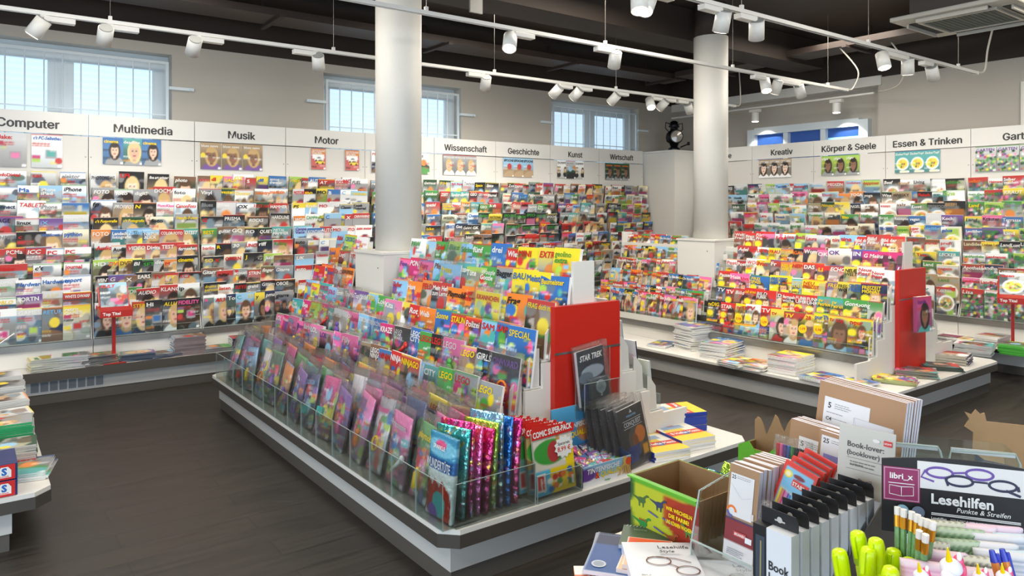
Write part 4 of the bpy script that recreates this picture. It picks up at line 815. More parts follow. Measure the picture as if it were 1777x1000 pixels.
# what shows on the far sides of the two stands
for (F, nm, who) in ((FG1R, 'children_magazine', 'nearer'), (FG2R, 'magazine', 'farther')):
    specs = [(0, .12, 'vw'), (1, .12, 'yb'), (2, .12, 'by'), (3, .12, 'rb'), (4, .13, 'vw'), (5, .14, 'wp')]
    for r, lx, bi in specs:
        for k in range(4 if r > 3 else 1):
            o = magazine(nm, (rng.choice(('heft', 'Rätsel', 'extra', 'Sudoku')), bi[0], bi[1]), 'face' if r > 3 else 'text', rng, .2, .28, .01, 0)
            put(o, F, lx+.2*k*.6, rb(r)+.004, rz_(r), R(8), R(3)); tag(o, '%s magazine, far side of the %s stand, %s along, %s tier up' % (o['_bg'], who, ORD[k+1], ORD[r+1]), 'magazine', 'magazines on the far sides of the stands')

# ------------------------------------------------------------------ acrylic bins with toy bags along the front of the nearer stand
def bag_mesh(name, spec, rng, w, h, style='kids', foil=False, puff=.02, size=1):
    cv = draw(style, rng, spec[0], spec[1], size)
    if not foil: cv = cv*.78+.22*np.array(hx('f4dcec'))
    return card_mesh(name, cv, w, h, .006, size, puff=puff, rng=rng, mat_=FOIL if foil else GLOSSBAG)
def toy_bag(name, label, spec, F, lx, ly, z, w, h, tilt=12, yaw=0, roll=0, foil=False, style='kids', title=None, puff=.018, cat='toy', group=None, wrap=True, seed=None):
    r_ = random.Random(seed if seed is not None else rng.random()); me = bag_mesh(name, spec, r_, w, h, style, foil, puff)
    o = bpy.data.objects.new(name, me); COL.objects.link(o); put(o, F, lx, ly, z, R(tilt), R(yaw), R(roll)); tag(o, label, cat, group)
    if title: ik = Ink(); [ik.word(tt, 0, h*(.80-.13*i), h*.085, C(spec[1]), maxw=w*.8, align='c', bold=.03) for i, tt in enumerate(title.split('|'))]; ik.build('title_lettering', o, (0, -puff-.006, 0))
    if wrap:
        m = card_mesh('film', np.ones((80, 60, 3)), w+.03, h+.05, .01, 0, puff=puff+.012, rng=r_, mat_=WRAP); c = bpy.data.objects.new('plastic_wrap', m); COL.objects.link(c); c.parent = o; c.location = (0, 0, -.003)
        toy(o, r_, w, h*.9)
    return o
def acrylic_bin(F, x0, x1, y0, y1, z, h, label, group='acrylic bins on the nearer stand', back=None):
    X, Y = world(F, x0, y0); t = thing('acrylic_bin', label, 'bin', (X, Y, z), F[2], group); w = x1-x0; d = y1-y0; e = .003
    MB().box(0, 0, 0, w, d, e).build('bottom', ACRYL, t); MB().box(0, 0, e, w, e, h).build('front', ACRYL, t)
    for xx in (0, w-e): MB().prism([(e, e), (d, e), (d, (back or h*1.15)), (e, h)], xx, xx+e, 'x').build('side', ACRYL, t)
    m = MB().box(0, -.0006, h, w, e, h+.0016).box(-.0006, 0, e, .0012, .002, h).box(w-.0012, 0, e, w+.0006, .002, h); m.build('polished_edge', AEDGE, t); return t
BW = .172; NB = 19
front = ['b w blue~teal-blue card', 'v p', 's r', 'y k', 'g k', 'y r', 'v w', 'b s', 'p v', 'm p', 'p w', 'p m', 'l p']
FB = [('t', 'r', 'teal hanging card with a red label'), ('v', 'p', 'purple pouch with a pink toy'), ('s', 'r', 'pale blue pouch of small figures'), ('w', 'v', 'see-through pouch with golden toys'), ('q', 'k', 'dark green printed socks pack'), ('o', 'b', 'orange and blue booklet pouch'),
      ('v', 'w', 'white and purple pouch with a jewel toy'), ('d', 's', 'dark blue slim magazine pouch'), ('m', 'p', 'magenta slim doll pouch'), ('v', 'p', 'lilac slim doll pouch'), ('p', 'w', 'pink pouch slumped sideways'), ('a', 'p', 'crumpled clear pouch with pink card'), ('p', 'a', 'pink pouch with silver film'), ('g', 'y', 'green and orange playset pouch')]
names_front = ['', '', 'NINJAGO', '', '', '', 'Mia', 'EISKÖNIGIN', 'Filly', 'Filly', '', 'Prinzessin', 'Prinzessin', 'playmobil']
xe = GL+.30; nfront = len(FB)+1; bwid = .232
for i in range(nfront):
    x1 = xe-bwid*i; x0 = x1-bwid+.006; k = nfront-1-i
    acrylic_bin(FG1, x0, x1, -.028, .155, .284, .2, 'clear acrylic bin on the counter edge, %s from the aisle corner' % ORD[i+1])
    if i == 0: continue
    b_, a_, lb = FB[k]; cx = (x0+x1)/2
    toy_bag('toy_pouch', '%s, in edge bin %s from the corner' % (lb, ORD[i+1]), (b_, a_), FG1, cx, .045, .289, .195, rng.uniform(.31, .38), rng.uniform(8, 18), rng.uniform(-8, 8), rng.uniform(-9, 9), title=names_front[k] or None, group='toy pouches in the counter-edge bins', seed=100+k, puff=.014)
    q = rng.choice(FB); toy_bag('toy_pouch', '%s pouch behind another in the counter-edge bin %s from the corner' % (CN[q[0]][0], ORD[i+1]), (q[0], q[1]), FG1, cx+.01, .10, .289, .19, rng.uniform(.35, .42), rng.uniform(8, 16), rng.uniform(-6, 6), rng.uniform(-7, 7), group='toy pouches in the counter-edge bins', seed=200+k, puff=.012)
mid = [('m', 'b', 'Lernspaß'), ('d', 'y', 'schleich'), ('v', 'w', 'schleich'), ('p', 'y', 'Tiere'), ('s', 'y', 'DUO PACK'), ('y', 's', 'DUO PACK'), ('p', 'w', 'Mode'), ('o', 'y', ''), ('r', 'y', 'LEGO'), ('b', 'y', 'PAW'), ('y', 'r', 'LEGO'), ('k', 'y', ''), ('w', 'b', ''), ('t', 'k', ''), ('e', 'r', 'LEGO')]
for i in range(15):
    x1 = GL+.02-.225*i; cx = x1-.11; X = mid[i % len(mid)]
    acrylic_bin(FG1, x1-.219, x1, .19, .34, .284, .29, 'clear acrylic bin in the rear counter row, %s from the aisle end' % ORD[i+1], back=.34)
    for j in range(2):
        s_ = X if j == 0 else rng.choice(mid)
        toy_bag('toy_bag', '%s toy bag, %s in rear bin %s from the aisle end' % (CN[s_[0]][0], ('front one', 'rear one')[j], ORD[i+1]), (s_[0], s_[1]), FG1, cx+rng.uniform(-.01, .01), .225+.045*j, .30+.03*j, .205, rng.uniform(.30, .36), rng.uniform(8, 14), rng.uniform(-5, 5), rng.uniform(-6, 6), title=s_[2] or None, group='toy bags in the rear counter bins', seed=300+i*3+j, puff=.012)
# corner bin: the blue bag and the fan of foil bags
def wave_canvas():
    c = np.empty((216, 160, 3)); c[:] = hx('bcc9c4'); c[:92] = hx('3f8fb4'); c[60:92] = hx('2c5f97'); _ell(c, .5, .16, .55, .1, np.array(hx('7fc4dd'))); _ell(c, .5, .12, .2, .05, np.array(hx('e25a8a')))
    for i in range(9): _ell(c, .12+.09*i, .75+.04*(i % 3), .11, .22, np.array(hx('b5331f'))*(.8+.05*(i % 4)))
    _ell(c, .55, .82, .24, .16, np.array(hx('3aa5a0'))); _ell(c, .3, .93, .18, .1, np.array(hx('6a4a9e'))); return c
r_ = random.Random(5); me = card_mesh('toy_bag', wave_canvas(), .2, .36, .02, 2, puff=.014, rng=r_, mat_=GLOSSBAG)
o = bpy.data.objects.new('toy_bag', me); COL.objects.link(o); put(o, FG1, GL+.18, .03, .289, R(5), R(2), R(0)); tag(o, 'blue and red surprise toy bag standing in the bin at the aisle corner', 'toy')
ik = Ink(); ik.word('WUNDERTÜTE', 0, .215, .038, C('a'), maxw=.185, align='c', bold=.02); ik.word('SPARKLE', 0, .30, .018, C('w'), maxw=.09, align='c'); ik.build('title_lettering', o, (0, -.028, 0))
fb = [('t', 'y', 'Sparkle'), ('m', 'y', 'Filly'), ('p', 'y', 'Liebe'), ('m', 'l', ''), ('l', 'k', 'KNETE'), ('s', 'm', 'PONY'), ('b', 'w', ''), ('m', 'y', 'HEX')]
for i, (a_, b_, tt) in enumerate(fb):
    F = (1.70+.041*i, 2.75, R(-90)); h = rng.uniform(.36, .43)
    o = toy_bag('foil_bag', 'shiny %s foil toy bag, %s from the corner of the foil fan' % (CN[a_][0], ORD[i+1]), (a_, b_), F, 0, 0, .29, .2, h, rng.uniform(4, 9), 16+rng.uniform(-3, 3), rng.uniform(-3, 3), foil=True, style='dots', title=tt or None, group='foil toy bags at the aisle end', wrap=False, seed=400+i, puff=.017)
    m = MB(); m.tube([(.03, -.028, .03), (.02, -.03, .30)], .009, 8); m.build('toy_wand', rng.choice(TOYM), o, smooth=True)
    st = Ink(); st.disc(-.03, h*.8, .035, C('y')); st.word(tt or 'NEU', -.03, h*.785, .016, C('r'), maxw=.055, align='c'); st.build('round_sticker', o, (0, -.034, 0))
t = thing('acrylic_bin', 'large clear acrylic bin at the aisle end holding the foil bags', 'bin', (1.66, 2.615, .284)); MB().box(0, 0, 0, .43, .003, .19).build('front', ACRYL, t); MB().box(.427, .003, 0, .43, .22, .19).build('side', ACRYL, t); MB().box(0, .003, 0, .427, .22, .003).build('bottom', ACRYL, t); MB().box(0, -.001, .19, .43, .003, .192).box(.428, -.001, .003, .431, .001, .19).build('polished_edge', AEDGE, t)

# comic packs in their holder
FE = (0, 2.63, 0)      # the end of the counter, facing the photographer; local x is the room's X
def comic_canvas(k):
    c = np.empty((216, 160, 3)); c[:] = (hx('d9d2c2'), hx('c9a86a'), hx('7fb0a5'))[k % 3]; _ell(c, .42, .33, .42, .2, C('g')); _ell(c, .5, .34, .16, .17, np.array(hx('b23a3a'))); c[14:52, 92:106] = hx('c9985a')
    _ell(c, .85, .42, .2, .12, C('w')); _ell(c, .95, .5, .18, .2, C('y')); c[130:] = hx('54b7d8'); c[130:, 60:] = C('y')*.95; c[140:200, 6:40] = C('w'); c[146:194, 9:37] = C('r')
    rr = random.Random(k)
    for i in range(16): _ell(c, rr.uniform(.35, .9), rr.uniform(.66, .93), .07, .05, C(rr.choice('rgwboy')))
    return c
for k in range(7):
    c = comic_canvas(k); me = card_mesh('comic_pack', c, .235, .285, .014, 2); o = bpy.data.objects.new('comic_pack', me); COL.objects.link(o)
    put(o, FE, 2.245-.03*k, .02+.032*k, .30+.004*k, R(6), R(rng.uniform(-2, 4)), R(rng.uniform(-2, 2)))
    tag(o, 'comic pack with a red banner, %s from the front in the clear holder' % ORD[k+1], 'comic', 'comic packs in the clear holder')
    hd = MB().prism([(-.125, .262), (.128, .262), (.135, .30), (-.12, .325)], -.012, -.010, 'y').build('red_banner', mat('banner_red', 'cf2a22', .4), o)
    ik = Ink(); ik.word('COMIC SUPER-PACK', 0, .274, .027, C('w'), maxw=.235, align='c', bold=.035, rot=.03); ik.build('title_lettering', o, (0, -.0125, 0))
    if k == 0:
        ik = Ink(); ik.poly([(.06+.06*math.cos(i*math.pi/12)*(1 if i % 2 else .8), .20+.055*math.sin(i*math.pi/12)*(1 if i % 2 else .8)) for i in range(24)], C('w')); ik.word('Sparpreis', .06, .21, .014, C('k'), align='c', maxw=.08); ik.word('8,99 €', .06, .18, .022, C('r'), align='c', maxw=.09)
        ik.word('Lustiges', -.084, .02, .014, C('w'), rot=math.pi/2, maxw=.07); ik.word('Taschenbuch', -.064, .012, .015, C('w'), rot=math.pi/2, maxw=.085); ik.rect(.09, .02, .105, .06, C('w')); ik.build('price_lettering', o, (0, -.011, 0))
t = thing('acrylic_holder', 'clear acrylic holder with the comic packs on the counter end', 'holder', (2.10, 2.612, .284)); MB().box(0, 0, 0, .275, .003, .125).build('front', ACRYL, t); MB().box(0, .003, 0, .275, .24, .003).build('bottom', ACRYL, t)
for xx in (0, .272): MB().box(xx, .003, .003, xx+.003, .24, .125).build('side', ACRYL, t)
MB().box(0, -.001, .125, .275, .003, .127).box(-.001, -.001, 0, .001, .001, .125).box(.274, -.001, 0, .276, .001, .125).build('polished_edge', AEDGE, t)
# display box of squid toys
t = thing('toy_display_box', 'blue cardboard counter display box of squid and jellyfish toys', 'display box', (2.39, 2.625, .284))
BX = mat('box_card_inside', '2c3f63', .6); CARD = mat('brown_cardboard', 'a07f58', .75, noise=.06, scale=40)
c = np.empty((80, 60, 3)); c[:] = hx('8fc0dd'); c[50:] = hx('e9e9ea'); _ell(c, .1, .4, .2, .3, C('v')); _ell(c, .9, .5, .14, .4, C('z')); me = card_mesh('front_panel', c, .335, .10, .004, 0, edge=tuple(lin(hx('dfe3e6')))+(1,)); o = bpy.data.objects.new('front_panel', me); COL.objects.link(o); o.parent = t; o.location = (.1675, .002, 0)
ik = Ink(); ik.word('TINTENFISCHE', -.14, .063, .024, C('w'), maxw=.26, italic=.15, bold=.03); ik.word('& QUALLEN', -.08, .035, .024, C('y'), maxw=.2, italic=.15, bold=.03); ik.word('&', -.085, .032, .032, C('r')); ik.word('DeAgo', -.02, .008, .01, C('g')); 
for i in range(6): a = -1.2+i*.45; ik.line([(.12, .07), (.12+.03*math.sin(a), .05), (.12+.045*math.sin(a), .02), (.12+.055*math.sin(a), .015)], .006, hx('d8b060'))
ik.disc(.12, .085, .014, hx('d8b060'), .02); ik.disc(.145, .075, .02, hx('e0532f')); ik.build('box_lettering', o, (0, -.003, 0))
MB().prism([(.0, .004), (.2, .004), (.2, .16), (.12, .13), (0, .10)], 0, .003, 'x').build('side_panel', BX, t); MB().prism([(.0, .004), (.2, .004), (.2, .16), (.12, .13), (0, .10)], .332, .335, 'x').build('side_panel', BX, t); MB().box(.003, .004, .0, .332, .2, .003).build('box_bottom', BX, t)
c = np.empty((128, 96, 3)); g_ = np.linspace(0, 1, 128)[:, None, None]; c[:] = np.array(hx('5db3df'))*(1-g_)+np.array(hx('1d63a8'))*g_; _ell(c, .62, .4, .16, .16, np.array(hx('c9824f')))
for i in range(5): _ell(c, .72+.05*i, .45-.07*i, .05, .06, np.array(hx('c4503a')))
_ell(c, .9, .8, .14, .1, C('r')); me = card_mesh('header_card', c, .36, .335, .004, 1); o = bpy.data.objects.new('header_card', me); COL.objects.link(o); o.parent = t; o.location = (.17, .205, 0); o.rotation_euler = (R(-4), 0, 0)
ik = Ink(); ik.word('TINTENFISCHE', -.13, .215, .025, C('w'), maxw=.22, italic=.15, bold=.03, rot=.06); ik.word('QUALLEN', -.06, .175, .026, C('y'), maxw=.16, italic=.15, bold=.03, rot=.06); ik.word('*3.00', .07, .15, .022, C('w'), rot=.25, maxw=.08); ik.build('card_lettering', o, (0, -.003, 0))
for i in range(16):
    F = (2.42+.055*(i % 6)+.01, 2.66+.055*(i//6), R(rng.uniform(-40, 40))); o = toy_bag('squid_toy_bag', 'small %s toy bag, %s in the squid display box' % (CN['bvtrgsmd'[i % 8]][0], ORD[i+1]), ('bvtrgsmd'[i % 8], 'y'), F, 0, 0, .30+.03*(i//6), .08, .085, 50, rng.uniform(-30, 30), 0, wrap=False, group='small bags in the squid display box', seed=500+i, puff=.012)
# war game magazines in film
def conq(k):
    c = np.empty((216, 160, 3)); c[:] = hx('3d3631'); _ell(c, .55, .55, .3, .22, np.array(hx('5f5349'))); _ell(c, .72, .5, .2, .14, np.array(hx('e07a22'))); _ell(c, .5, .62, .12, .16, np.array(hx('8a4d24'))); c[140:196, 26:100] = hx('2c3d86'); c[150:186, 118:150] = hx('e39a1e'); _ell(c, .6, .88, .09, .06, C('k')); return c
me = card_mesh('game_magazine', conq(0), .205, .31, .012, 2)
for k in range(5):
    o = bpy.data.objects.new('game_magazine', me); COL.objects.link(o); put(o, FE, 2.845-.035*k, .05+.028*k, .292, R(9), R(6), R(-7+k*1.6)); tag(o, 'dark film-wrapped game magazine beside the squid box, %s from the front' % ORD[k+1], 'magazine', 'game magazines beside the squid box')
    ik = Ink(); ik.word('CONQUEST', 0, .215, .024, C('a'), maxw=.14, align='c', bold=.03); ik.rect(-.075, .205, .075, .208, C('a')); ik.rect(-.075, .245, .075, .248, C('a')); ik.word('WARHAMMER', 0, .26, .012, C('s'), align='c', maxw=.08); ik.poly([(-.012, .28), (.012, .28), (0, .297)], C('a')); ik.build('title_lettering', o, (0, -.0085, 0))
    m = card_mesh('film', np.ones((80, 60, 3)), .225, .355, .02, 0, puff=.012, rng=rng, mat_=WRAP); c = bpy.data.objects.new('plastic_wrap', m); COL.objects.link(c); c.parent = o
# pack in the holder on the red panel
c = np.empty((216, 160, 3)); c[:] = hx('20242c'); _ell(c, .55, .42, .4, .12, np.array(hx('a9b4bd'))); _ell(c, .3, .5, .25, .1, np.array(hx('6f7b86'))); _ell(c, .6, .8, .5, .25, np.array(hx('26407c'))); c[:, :8] = hx('e9e9ea')
me = card_mesh('model_pack', c, .205, .29, .01, 2); o = bpy.data.objects.new('model_pack', me); COL.objects.link(o); o.location = (2.66, 2.835, .615); o.rotation_euler = (R(-2), R(-6), R(2)); tag(o, 'film-wrapped dark magazine with a model spaceship, held on the red panel', 'magazine')
ik = Ink(); ik.word('STAR TREK', .005, .235, .03, C('w'), maxw=.165, align='c', italic=.18, bold=.03); ik.build('title_lettering', o, (0, -.0075, 0))
MB().box(-.04, -.04, .03, .09, -.012, .135).build('blister', mat('smoke_blister', '5e6468', .15, coat=.6), o, bevel=.004); m = MB(); m.cyl((.025, -.046, .09), (.025, -.038, .09), .035, n=20); m.box(.02, -.045, .04, .03, -.04, .08); m.build('model_ship', mat('ship_grey', 'b9bfc2', .4), o)
m = card_mesh('film', np.ones((80, 60, 3)), .235, .33, .03, 0, puff=.022, rng=rng, mat_=WRAP); c = bpy.data.objects.new('plastic_wrap', m); COL.objects.link(c); c.parent = o; c.location = (0, -.01, -.01)
t = thing('acrylic_holder', 'clear acrylic holder fixed to the red end panel of the nearer stand', 'holder', (2.54, 2.775, .60)); MB().box(0, 0, 0, .25, .003, .14).build('front', ACRYL, t); MB().box(0, .003, 0, .25, .07, .003).build('bottom', ACRYL, t); MB().box(0, .071, -.2, .25, .074, .3).build('back', ACRYL, t); MB().box(0, -.001, .14, .25, .003, .142).box(0, -.001, 0, .002, .001, .14).box(.248, -.001, 0, .25, .001, .14).box(0, .0695, -.2, .0015, .0705, .3).box(.2485, .0695, -.2, .25, .0705, .3).build('polished_edge', AEDGE, t)
# book on the red panel of the farther stand
o = magazine('catalogue', ('burda', 'm', 'v'), 'face!', random.Random(3), .2, .29, .035, 1); o.location = (6.36, 2.81, .62); o.rotation_euler = (R(-1), 0, R(-8)); tag(o, 'thick pink and purple magazine held on the red panel of the farther stand', 'magazine')
MB().box(-.105, -.03, -.005, .105, .02, -.001).build('clip_holder', ACRYL, o)

# ------------------------------------------------------------------ stacks on the counters
def stack(cx, cy, z, rz, n, w, d, t, spec, style, what, where, name='magazine', size=0, jit=.008, fan=0., edge=None, title=True, grp=None, curve=0.):
    cv = draw(style, rng, spec[0], spec[1], size); me = card_mesh(name, cv, w, d, t*.92, size, edge=edge, bend=curve); me2 = me
    for k in range(n):
        o = bpy.data.objects.new(name, me); COL.objects.link(o); a = rz+R(rng.uniform(-1, 1)*jit*250)
        ox, oy = cx+rng.uniform(-jit, jit)+fan*k*.5, cy+rng.uniform(-jit, jit)+fan*k
        o.rotation_euler = (R(-90), 0, a); o.location = (ox+math.sin(a)*d/2, oy-math.cos(a)*d/2, z+t*(k+.5))
        pos = 'top one' if k == n-1 else (ORD[n-k]+' from top'); tag(o, '%s, %s of %s' % (what, pos, where), 'magazine', grp or where)
        if k == n-1 and title and len(spec) > 2:
            ik = Ink(); ik.word(spec[2], -w*.45, d-.06, .04, C(spec[1]), maxw=w*.9); ik.build('title_lettering', o, (0, -t/2-.001, 0))
ZC0 = .2845
def S_(px, py, rz, n, w, d, t, spec, style, what, where, **k): x, y = at(px, py, ZC0); stack(x, y, ZC0, R(rz), n, w, d, t, spec, style, what, where, **k)
# puzzle magazines on the nearer stand's counter end
def hefte(cx, cy, rz, n, where, a='8 Hefte', b='Menü'):
    c = np.empty((216, 160, 3)); c[:] = hx('e9a83a'); c[:100] = hx('e8e4d8'); c[30:70, 20:120] = hx('8fa6c4'); c[70:110, 10:100] = hx('e0c23e'); c[100:150] = hx('d8432c'); c[150:] = hx('f0d23a'); _ell(c, .5, .6, .12, .08, C('b')); c[:12] = hx('f4dd33'); c[100:150, :6] = hx('c8281c')
    me = card_mesh('puzzle_magazine', c, .235, .29, .0125, 2)
    side = MB()
    for k in range(n):
        o = bpy.data.objects.new('puzzle_magazine', me); COL.objects.link(o); q = R(rz+rng.uniform(-1.5, 1.5)); o.rotation_euler = (R(-90), 0, q); o.location = (cx+math.sin(q)*.145+rng.uniform(-.003, .003), cy-math.cos(q)*.145+rng.uniform(-.003, .003), ZC0+.013*(k+.5))
        tag(o, 'thick puzzle magazine, %s of %s' % ('top one' if k == n-1 else ORD[n-k]+' from top', where), 'magazine', where)
        sp = MB().box(-.1205, -.0063, .001, -.1176, .0063, .20).build('blue_spine', mat('spine_blue', '2440a0', .4), o); MB().box(-.1207, -.0064, .2005, -.1176, .0064, .289).build('red_spine', mat('spine_red', 'c8302a', .4), o)
        if k == n-1: ik = Ink(); ik.word(a+' '+b, -.10, .105, .032, C('w'), maxw=.2, bold=.03); ik.word('RÄTSEL', -.10, .245, .026, C('r'), maxw=.15); ik.build('title_lettering', o, (0, -.0075, 0))
hefte(3.09, 2.78, 90+78-180, 4, 'the low front stack of yellow puzzle magazines'); hefte(3.33, 2.80, -10, 5, 'the second low yellow stack')
hefte(3.53, 3.02, 70, 9, 'the blue-spined puzzle stack at the counter corner'); hefte(3.50, 3.42, 72, 15, 'the tall blue-spined puzzle stack behind the corner one')
# window-wall counter
def W_S(px, rz, n, w, d, t, spec, style, what, where, **k): stack(onY(px, 7.28), 7.285, ZC0, R(rz), n, w, d, t, spec, style, what, where, **k)
W_S(83, 94, 12, .20, .27, .0085, ('c', 'g', 'Land'), 'text!', 'pale green-topped magazine', 'the first stack on the window-wall counter')
W_S(122, 84, 14, .20, .27, .0075, ('a', 'b'), 'text!', 'white and blue magazine', 'the second stack on the window-wall counter')
W_S(167, 98, 9, .20, .27, .009, ('e', 'r'), 'scene!', 'grey magazine', 'the untidy stack beside the red stand', jit=.018)
W_S(237, 82, 7, .20, .27, .009, ('e', 'p'), 'face', 'pinkish magazine', 'the low stack right of the red stand', jit=.015)
W_S(283, 95, 5, .20, .27, .007, ('a', 'k'), 'dark', 'pale magazine', 'the flat stack before the tall grey one', jit=.015)
W_S(326, 87, 16, .20, .27, .0105, ('e', 'k'), 'scene!', 'dark grey magazine', 'the tall grey stack on the window-wall counter')
W_S(375, 93, 6, .20, .27, .006, ('e', 'w'), 'scene!', 'grey magazine', 'the low grey stack under the music rack')
W_S(425, 86, 12, .20, .27, .009, ('r', 'y'), 'people', 'red-topped magazine', 'the red-topped stack next to the children stand')
# weekly stand, long side
S_(1150, 600, -75, 4, .2, .28, .006, ('b', 'y', 'tv'), 'tv', 'colourful television magazine', 'the thin stack by the novels')
S_(1208, 604, -100, 22, .26, .34, .0105, ('b', 'y', 'tv'), 'tv', 'television magazine', 'the tall sliding stack', jit=.012)
S_(1252, 619, -80, 15, .26, .34, .0095, ('b', 'w', 'tv 14'), 'tv', 'television magazine', 'the stack beside the sliding one', jit=.012)
S_(1281, 634, -95, 6, .23, .30, .007, ('y', 'r', 'tv'), 'tv', 'yellow television magazine', 'the first thin fanned stack', jit=.02)
S_(1315, 638, -82, 6, .23, .30, .007, ('o', 'r', 'tv'), 'tv', 'orange television magazine', 'the second thin fanned stack', jit=.02)
S_(1372, 645, -86, 16, .25, .31, .0088, ('y', 'r', 'TV'), 'tv', 'yellow television magazine', 'the tall single television stack', jit=.006)
S_(1425, 660, -95, 6, .21, .29, .006, ('b', 'r', 'TV'), 'tv', 'blue and orange magazine', 'the low stack near the weekly corner', jit=.018)
S_(1482, 668, -100, 5, .21, .29, .006, ('b', 'y', 'TV'), 'tv', 'blue and orange magazine', 'the last low stack before the corner', jit=.018)
S_(1553, 663, 20, 6, .21, .29, .006, ('y', 'r', 'nur'), 'tv', 'orange and yellow magazine', 'the low orange corner stack', jit=.015)
S_(1590, 652, 28, 9, .21, .29, .006, ('p', 'r', 'OK'), 'people', 'pink film-wrapped magazine', 'the pink stack before the red panel', jit=.015)
S_(1632, 640, 35, 6, .21, .29, .006, ('k', 't', 'Mode'), 'face', 'black and teal magazine', 'the thin black and teal stack', jit=.015)
S_(1648, 628, 12, 7, .24, .3, .011, ('v', 'k'), 'dark', 'glossy purple magazine pack', 'the purple stack', edge=tuple(lin(hx('32245c')))+(1,))
S_(1690, 614, 14, 7, .24, .3, .014, ('a', 'm', 'burda'), 'face', 'thick white fashion magazine', 'the white corner stack')
ff = MB(); 
for i in range(14):
    a = R(i*13); ff.add([(-.12+.014*i, 0, 0), (-.12+.014*i+.02, .01, .0), (-.12+.014*i+.02*math.cos(a), .015, .05+.03*math.sin(i)), (-.13+.014*i, .005, .05+.02*math.cos(i*2))], [(0, 1, 2, 3)])
x_, y_ = at(1625, 632, ZC0); o = ff.build('foil_wrapping', mat('gold_foil', 'c9b51e', .2, .9, bump=.6, scale=40), None); o.location = (x_-.05, y_+.12, .30); tag(o, 'crinkled gold foil sticking up behind the purple stack', 'foil')
# garden wall counter
S_(1648, 592, -85, 8, .2, .28, .007, ('w', 'e'), 'text', 'white magazine', 'the slumped white stack', jit=.012)
S_(1672, 596, -88, 9, .21, .28, .006, ('w', 'y', 'Koch'), 'food', 'pale cooking magazine', 'the pale stack under the cooking rack')
S_(1722, 602, -92, 15, .21, .28, .008, ('a', 'n'), 'scene', 'grey magazine', 'the tall grey stack under the cooking rack')
S_(1765, 614, -88, 8, .22, .29, .011, ('g', 'y', 'Garten'), 'scene', 'film-wrapped green magazine', 'the green stack under the red sign stand', edge=tuple(lin(hx('4fb53a')))+(1,))
# Top Titel stands
def top_stand(px, py, hx_, rz, label, spec, style):
    x, y = at(px, py, ZC0); t = thing('sign_stand', label, 'sign stand', (x, y, ZC0), rz, 'red sign stands')
    RS = mat('red_metal', 'b5231a', .35); MB().box(-.09, -.06, 0, .09, .10, .006).build('foot', RS, t, bevel=.002); MB().box(-.014, -.008, .006, .014, .012, hx_).build('post', RS, t)
    m = MB().prism([(-.15, hx_), (.01, hx_+.0), (.01, hx_+.05), (-.03, hx_+.09), (-.15, hx_+.055)], -.125, .125, 'x').build('sign_box', RS, t)
    ik = Ink(); ik.word('Top Titel', -.105, .014, .026, C('w'), maxw=.2, bold=.03); ik.build('sign_lettering', t, (0, -.151, hx_+.004))
    MB().box(-.12, .055, 0, .12, .062, .26).build('sloped_board', RS, t, loc=(0, -.12, hx_+.055), rot=(R(-32), 0, 0))
    o = magazine('magazine', spec, style, random.Random(9), .215, .25, .006, 1); a = Vector((0, -.068, hx_+.066)); w_ = Matrix.Rotation(rz, 3, 'Z') @ a; o.location = (x+w_.x, y+w_.y, ZC0+w_.z); o.rotation_euler = (R(-32), 0, rz); tag(o, '%s magazine on the sloped top of the red stand %s' % (CN[spec[1]][0], 'by the window wall' if rz == 0 else 'by the garden rack'), 'magazine')
top_stand(197, 630, .42, 0, 'red metal Top Titel stand on the counter under the multimedia rack', ('KULT', 's', 'r'), 'people')
top_stand(1757, 606, .45, R(-70), 'red metal Top Titel stand on the counter under the cooking rack', ('essen', 'a', 'r'), 'food')

# ------------------------------------------------------------------ table on the left edge
t = thing('display_counter', 'white counter end with stacked magazines and puzzles beside the left aisle', 'counter', (0, 0, 0))
def P4(e, c): return [(-2.0, 4.165-e), (.335+e-c, 4.165-e), (.335+e, 4.165-e+c), (.335+e, 6.3), (-2.0, 6.3)]
MB().prism(P4(-.003, .07), .262, .283).build('counter_top', WHITE, t); MB().prism(P4(0, .07), .205, .2615).build('edge_band', EDGE, t); MB().box(-1.9, 4.24, .085, .175, 6.2, .2045).build('plinth', mat('plinth_white', 'cfcdc8', .45), t); MB().box(-1.9, 4.25, 0, .165, 6.2, .0845).build('skirting', SKIRT, t)
for k in range(2):
    p = thing('puzzle_box', 'blue jigsaw box with a red label, %s of the two stacked boxes' % ('lower', 'upper')[k], 'puzzle', (-.165, 4.185, ZC0+.078*k), 0, 'jigsaw boxes')
    MB().box(0, 0, 0, .36, .26, .075).build('lid', mat('puzzle_blue', '1d3168', .35), p, bevel=.002); ik = Ink(); ik.rect(.265, .002, .35, .073, C('r')); ik.poly([(.28, .012), (.335, .012), (.335, .045), (.322, .062), (.295, .062), (.28, .045)], C('w')); ik.word('S', .3075, .025, .032, C('b'), align='c', bold=.05); ik.word('Schmidt', .3075, .014, .008, C('r'), align='c', maxw=.05); ik.word('1000', .05, .02, .03, C('w')); ik.build('side_lettering', p, (0, -.001, 0))
stack(.25, 4.50, ZC0, R(-12), 5, .21, .28, .007, ('d', 'r', 'Sport'), 'scene', 'dark blue magazine', 'the thin stack by the jigsaw boxes', jit=.01)
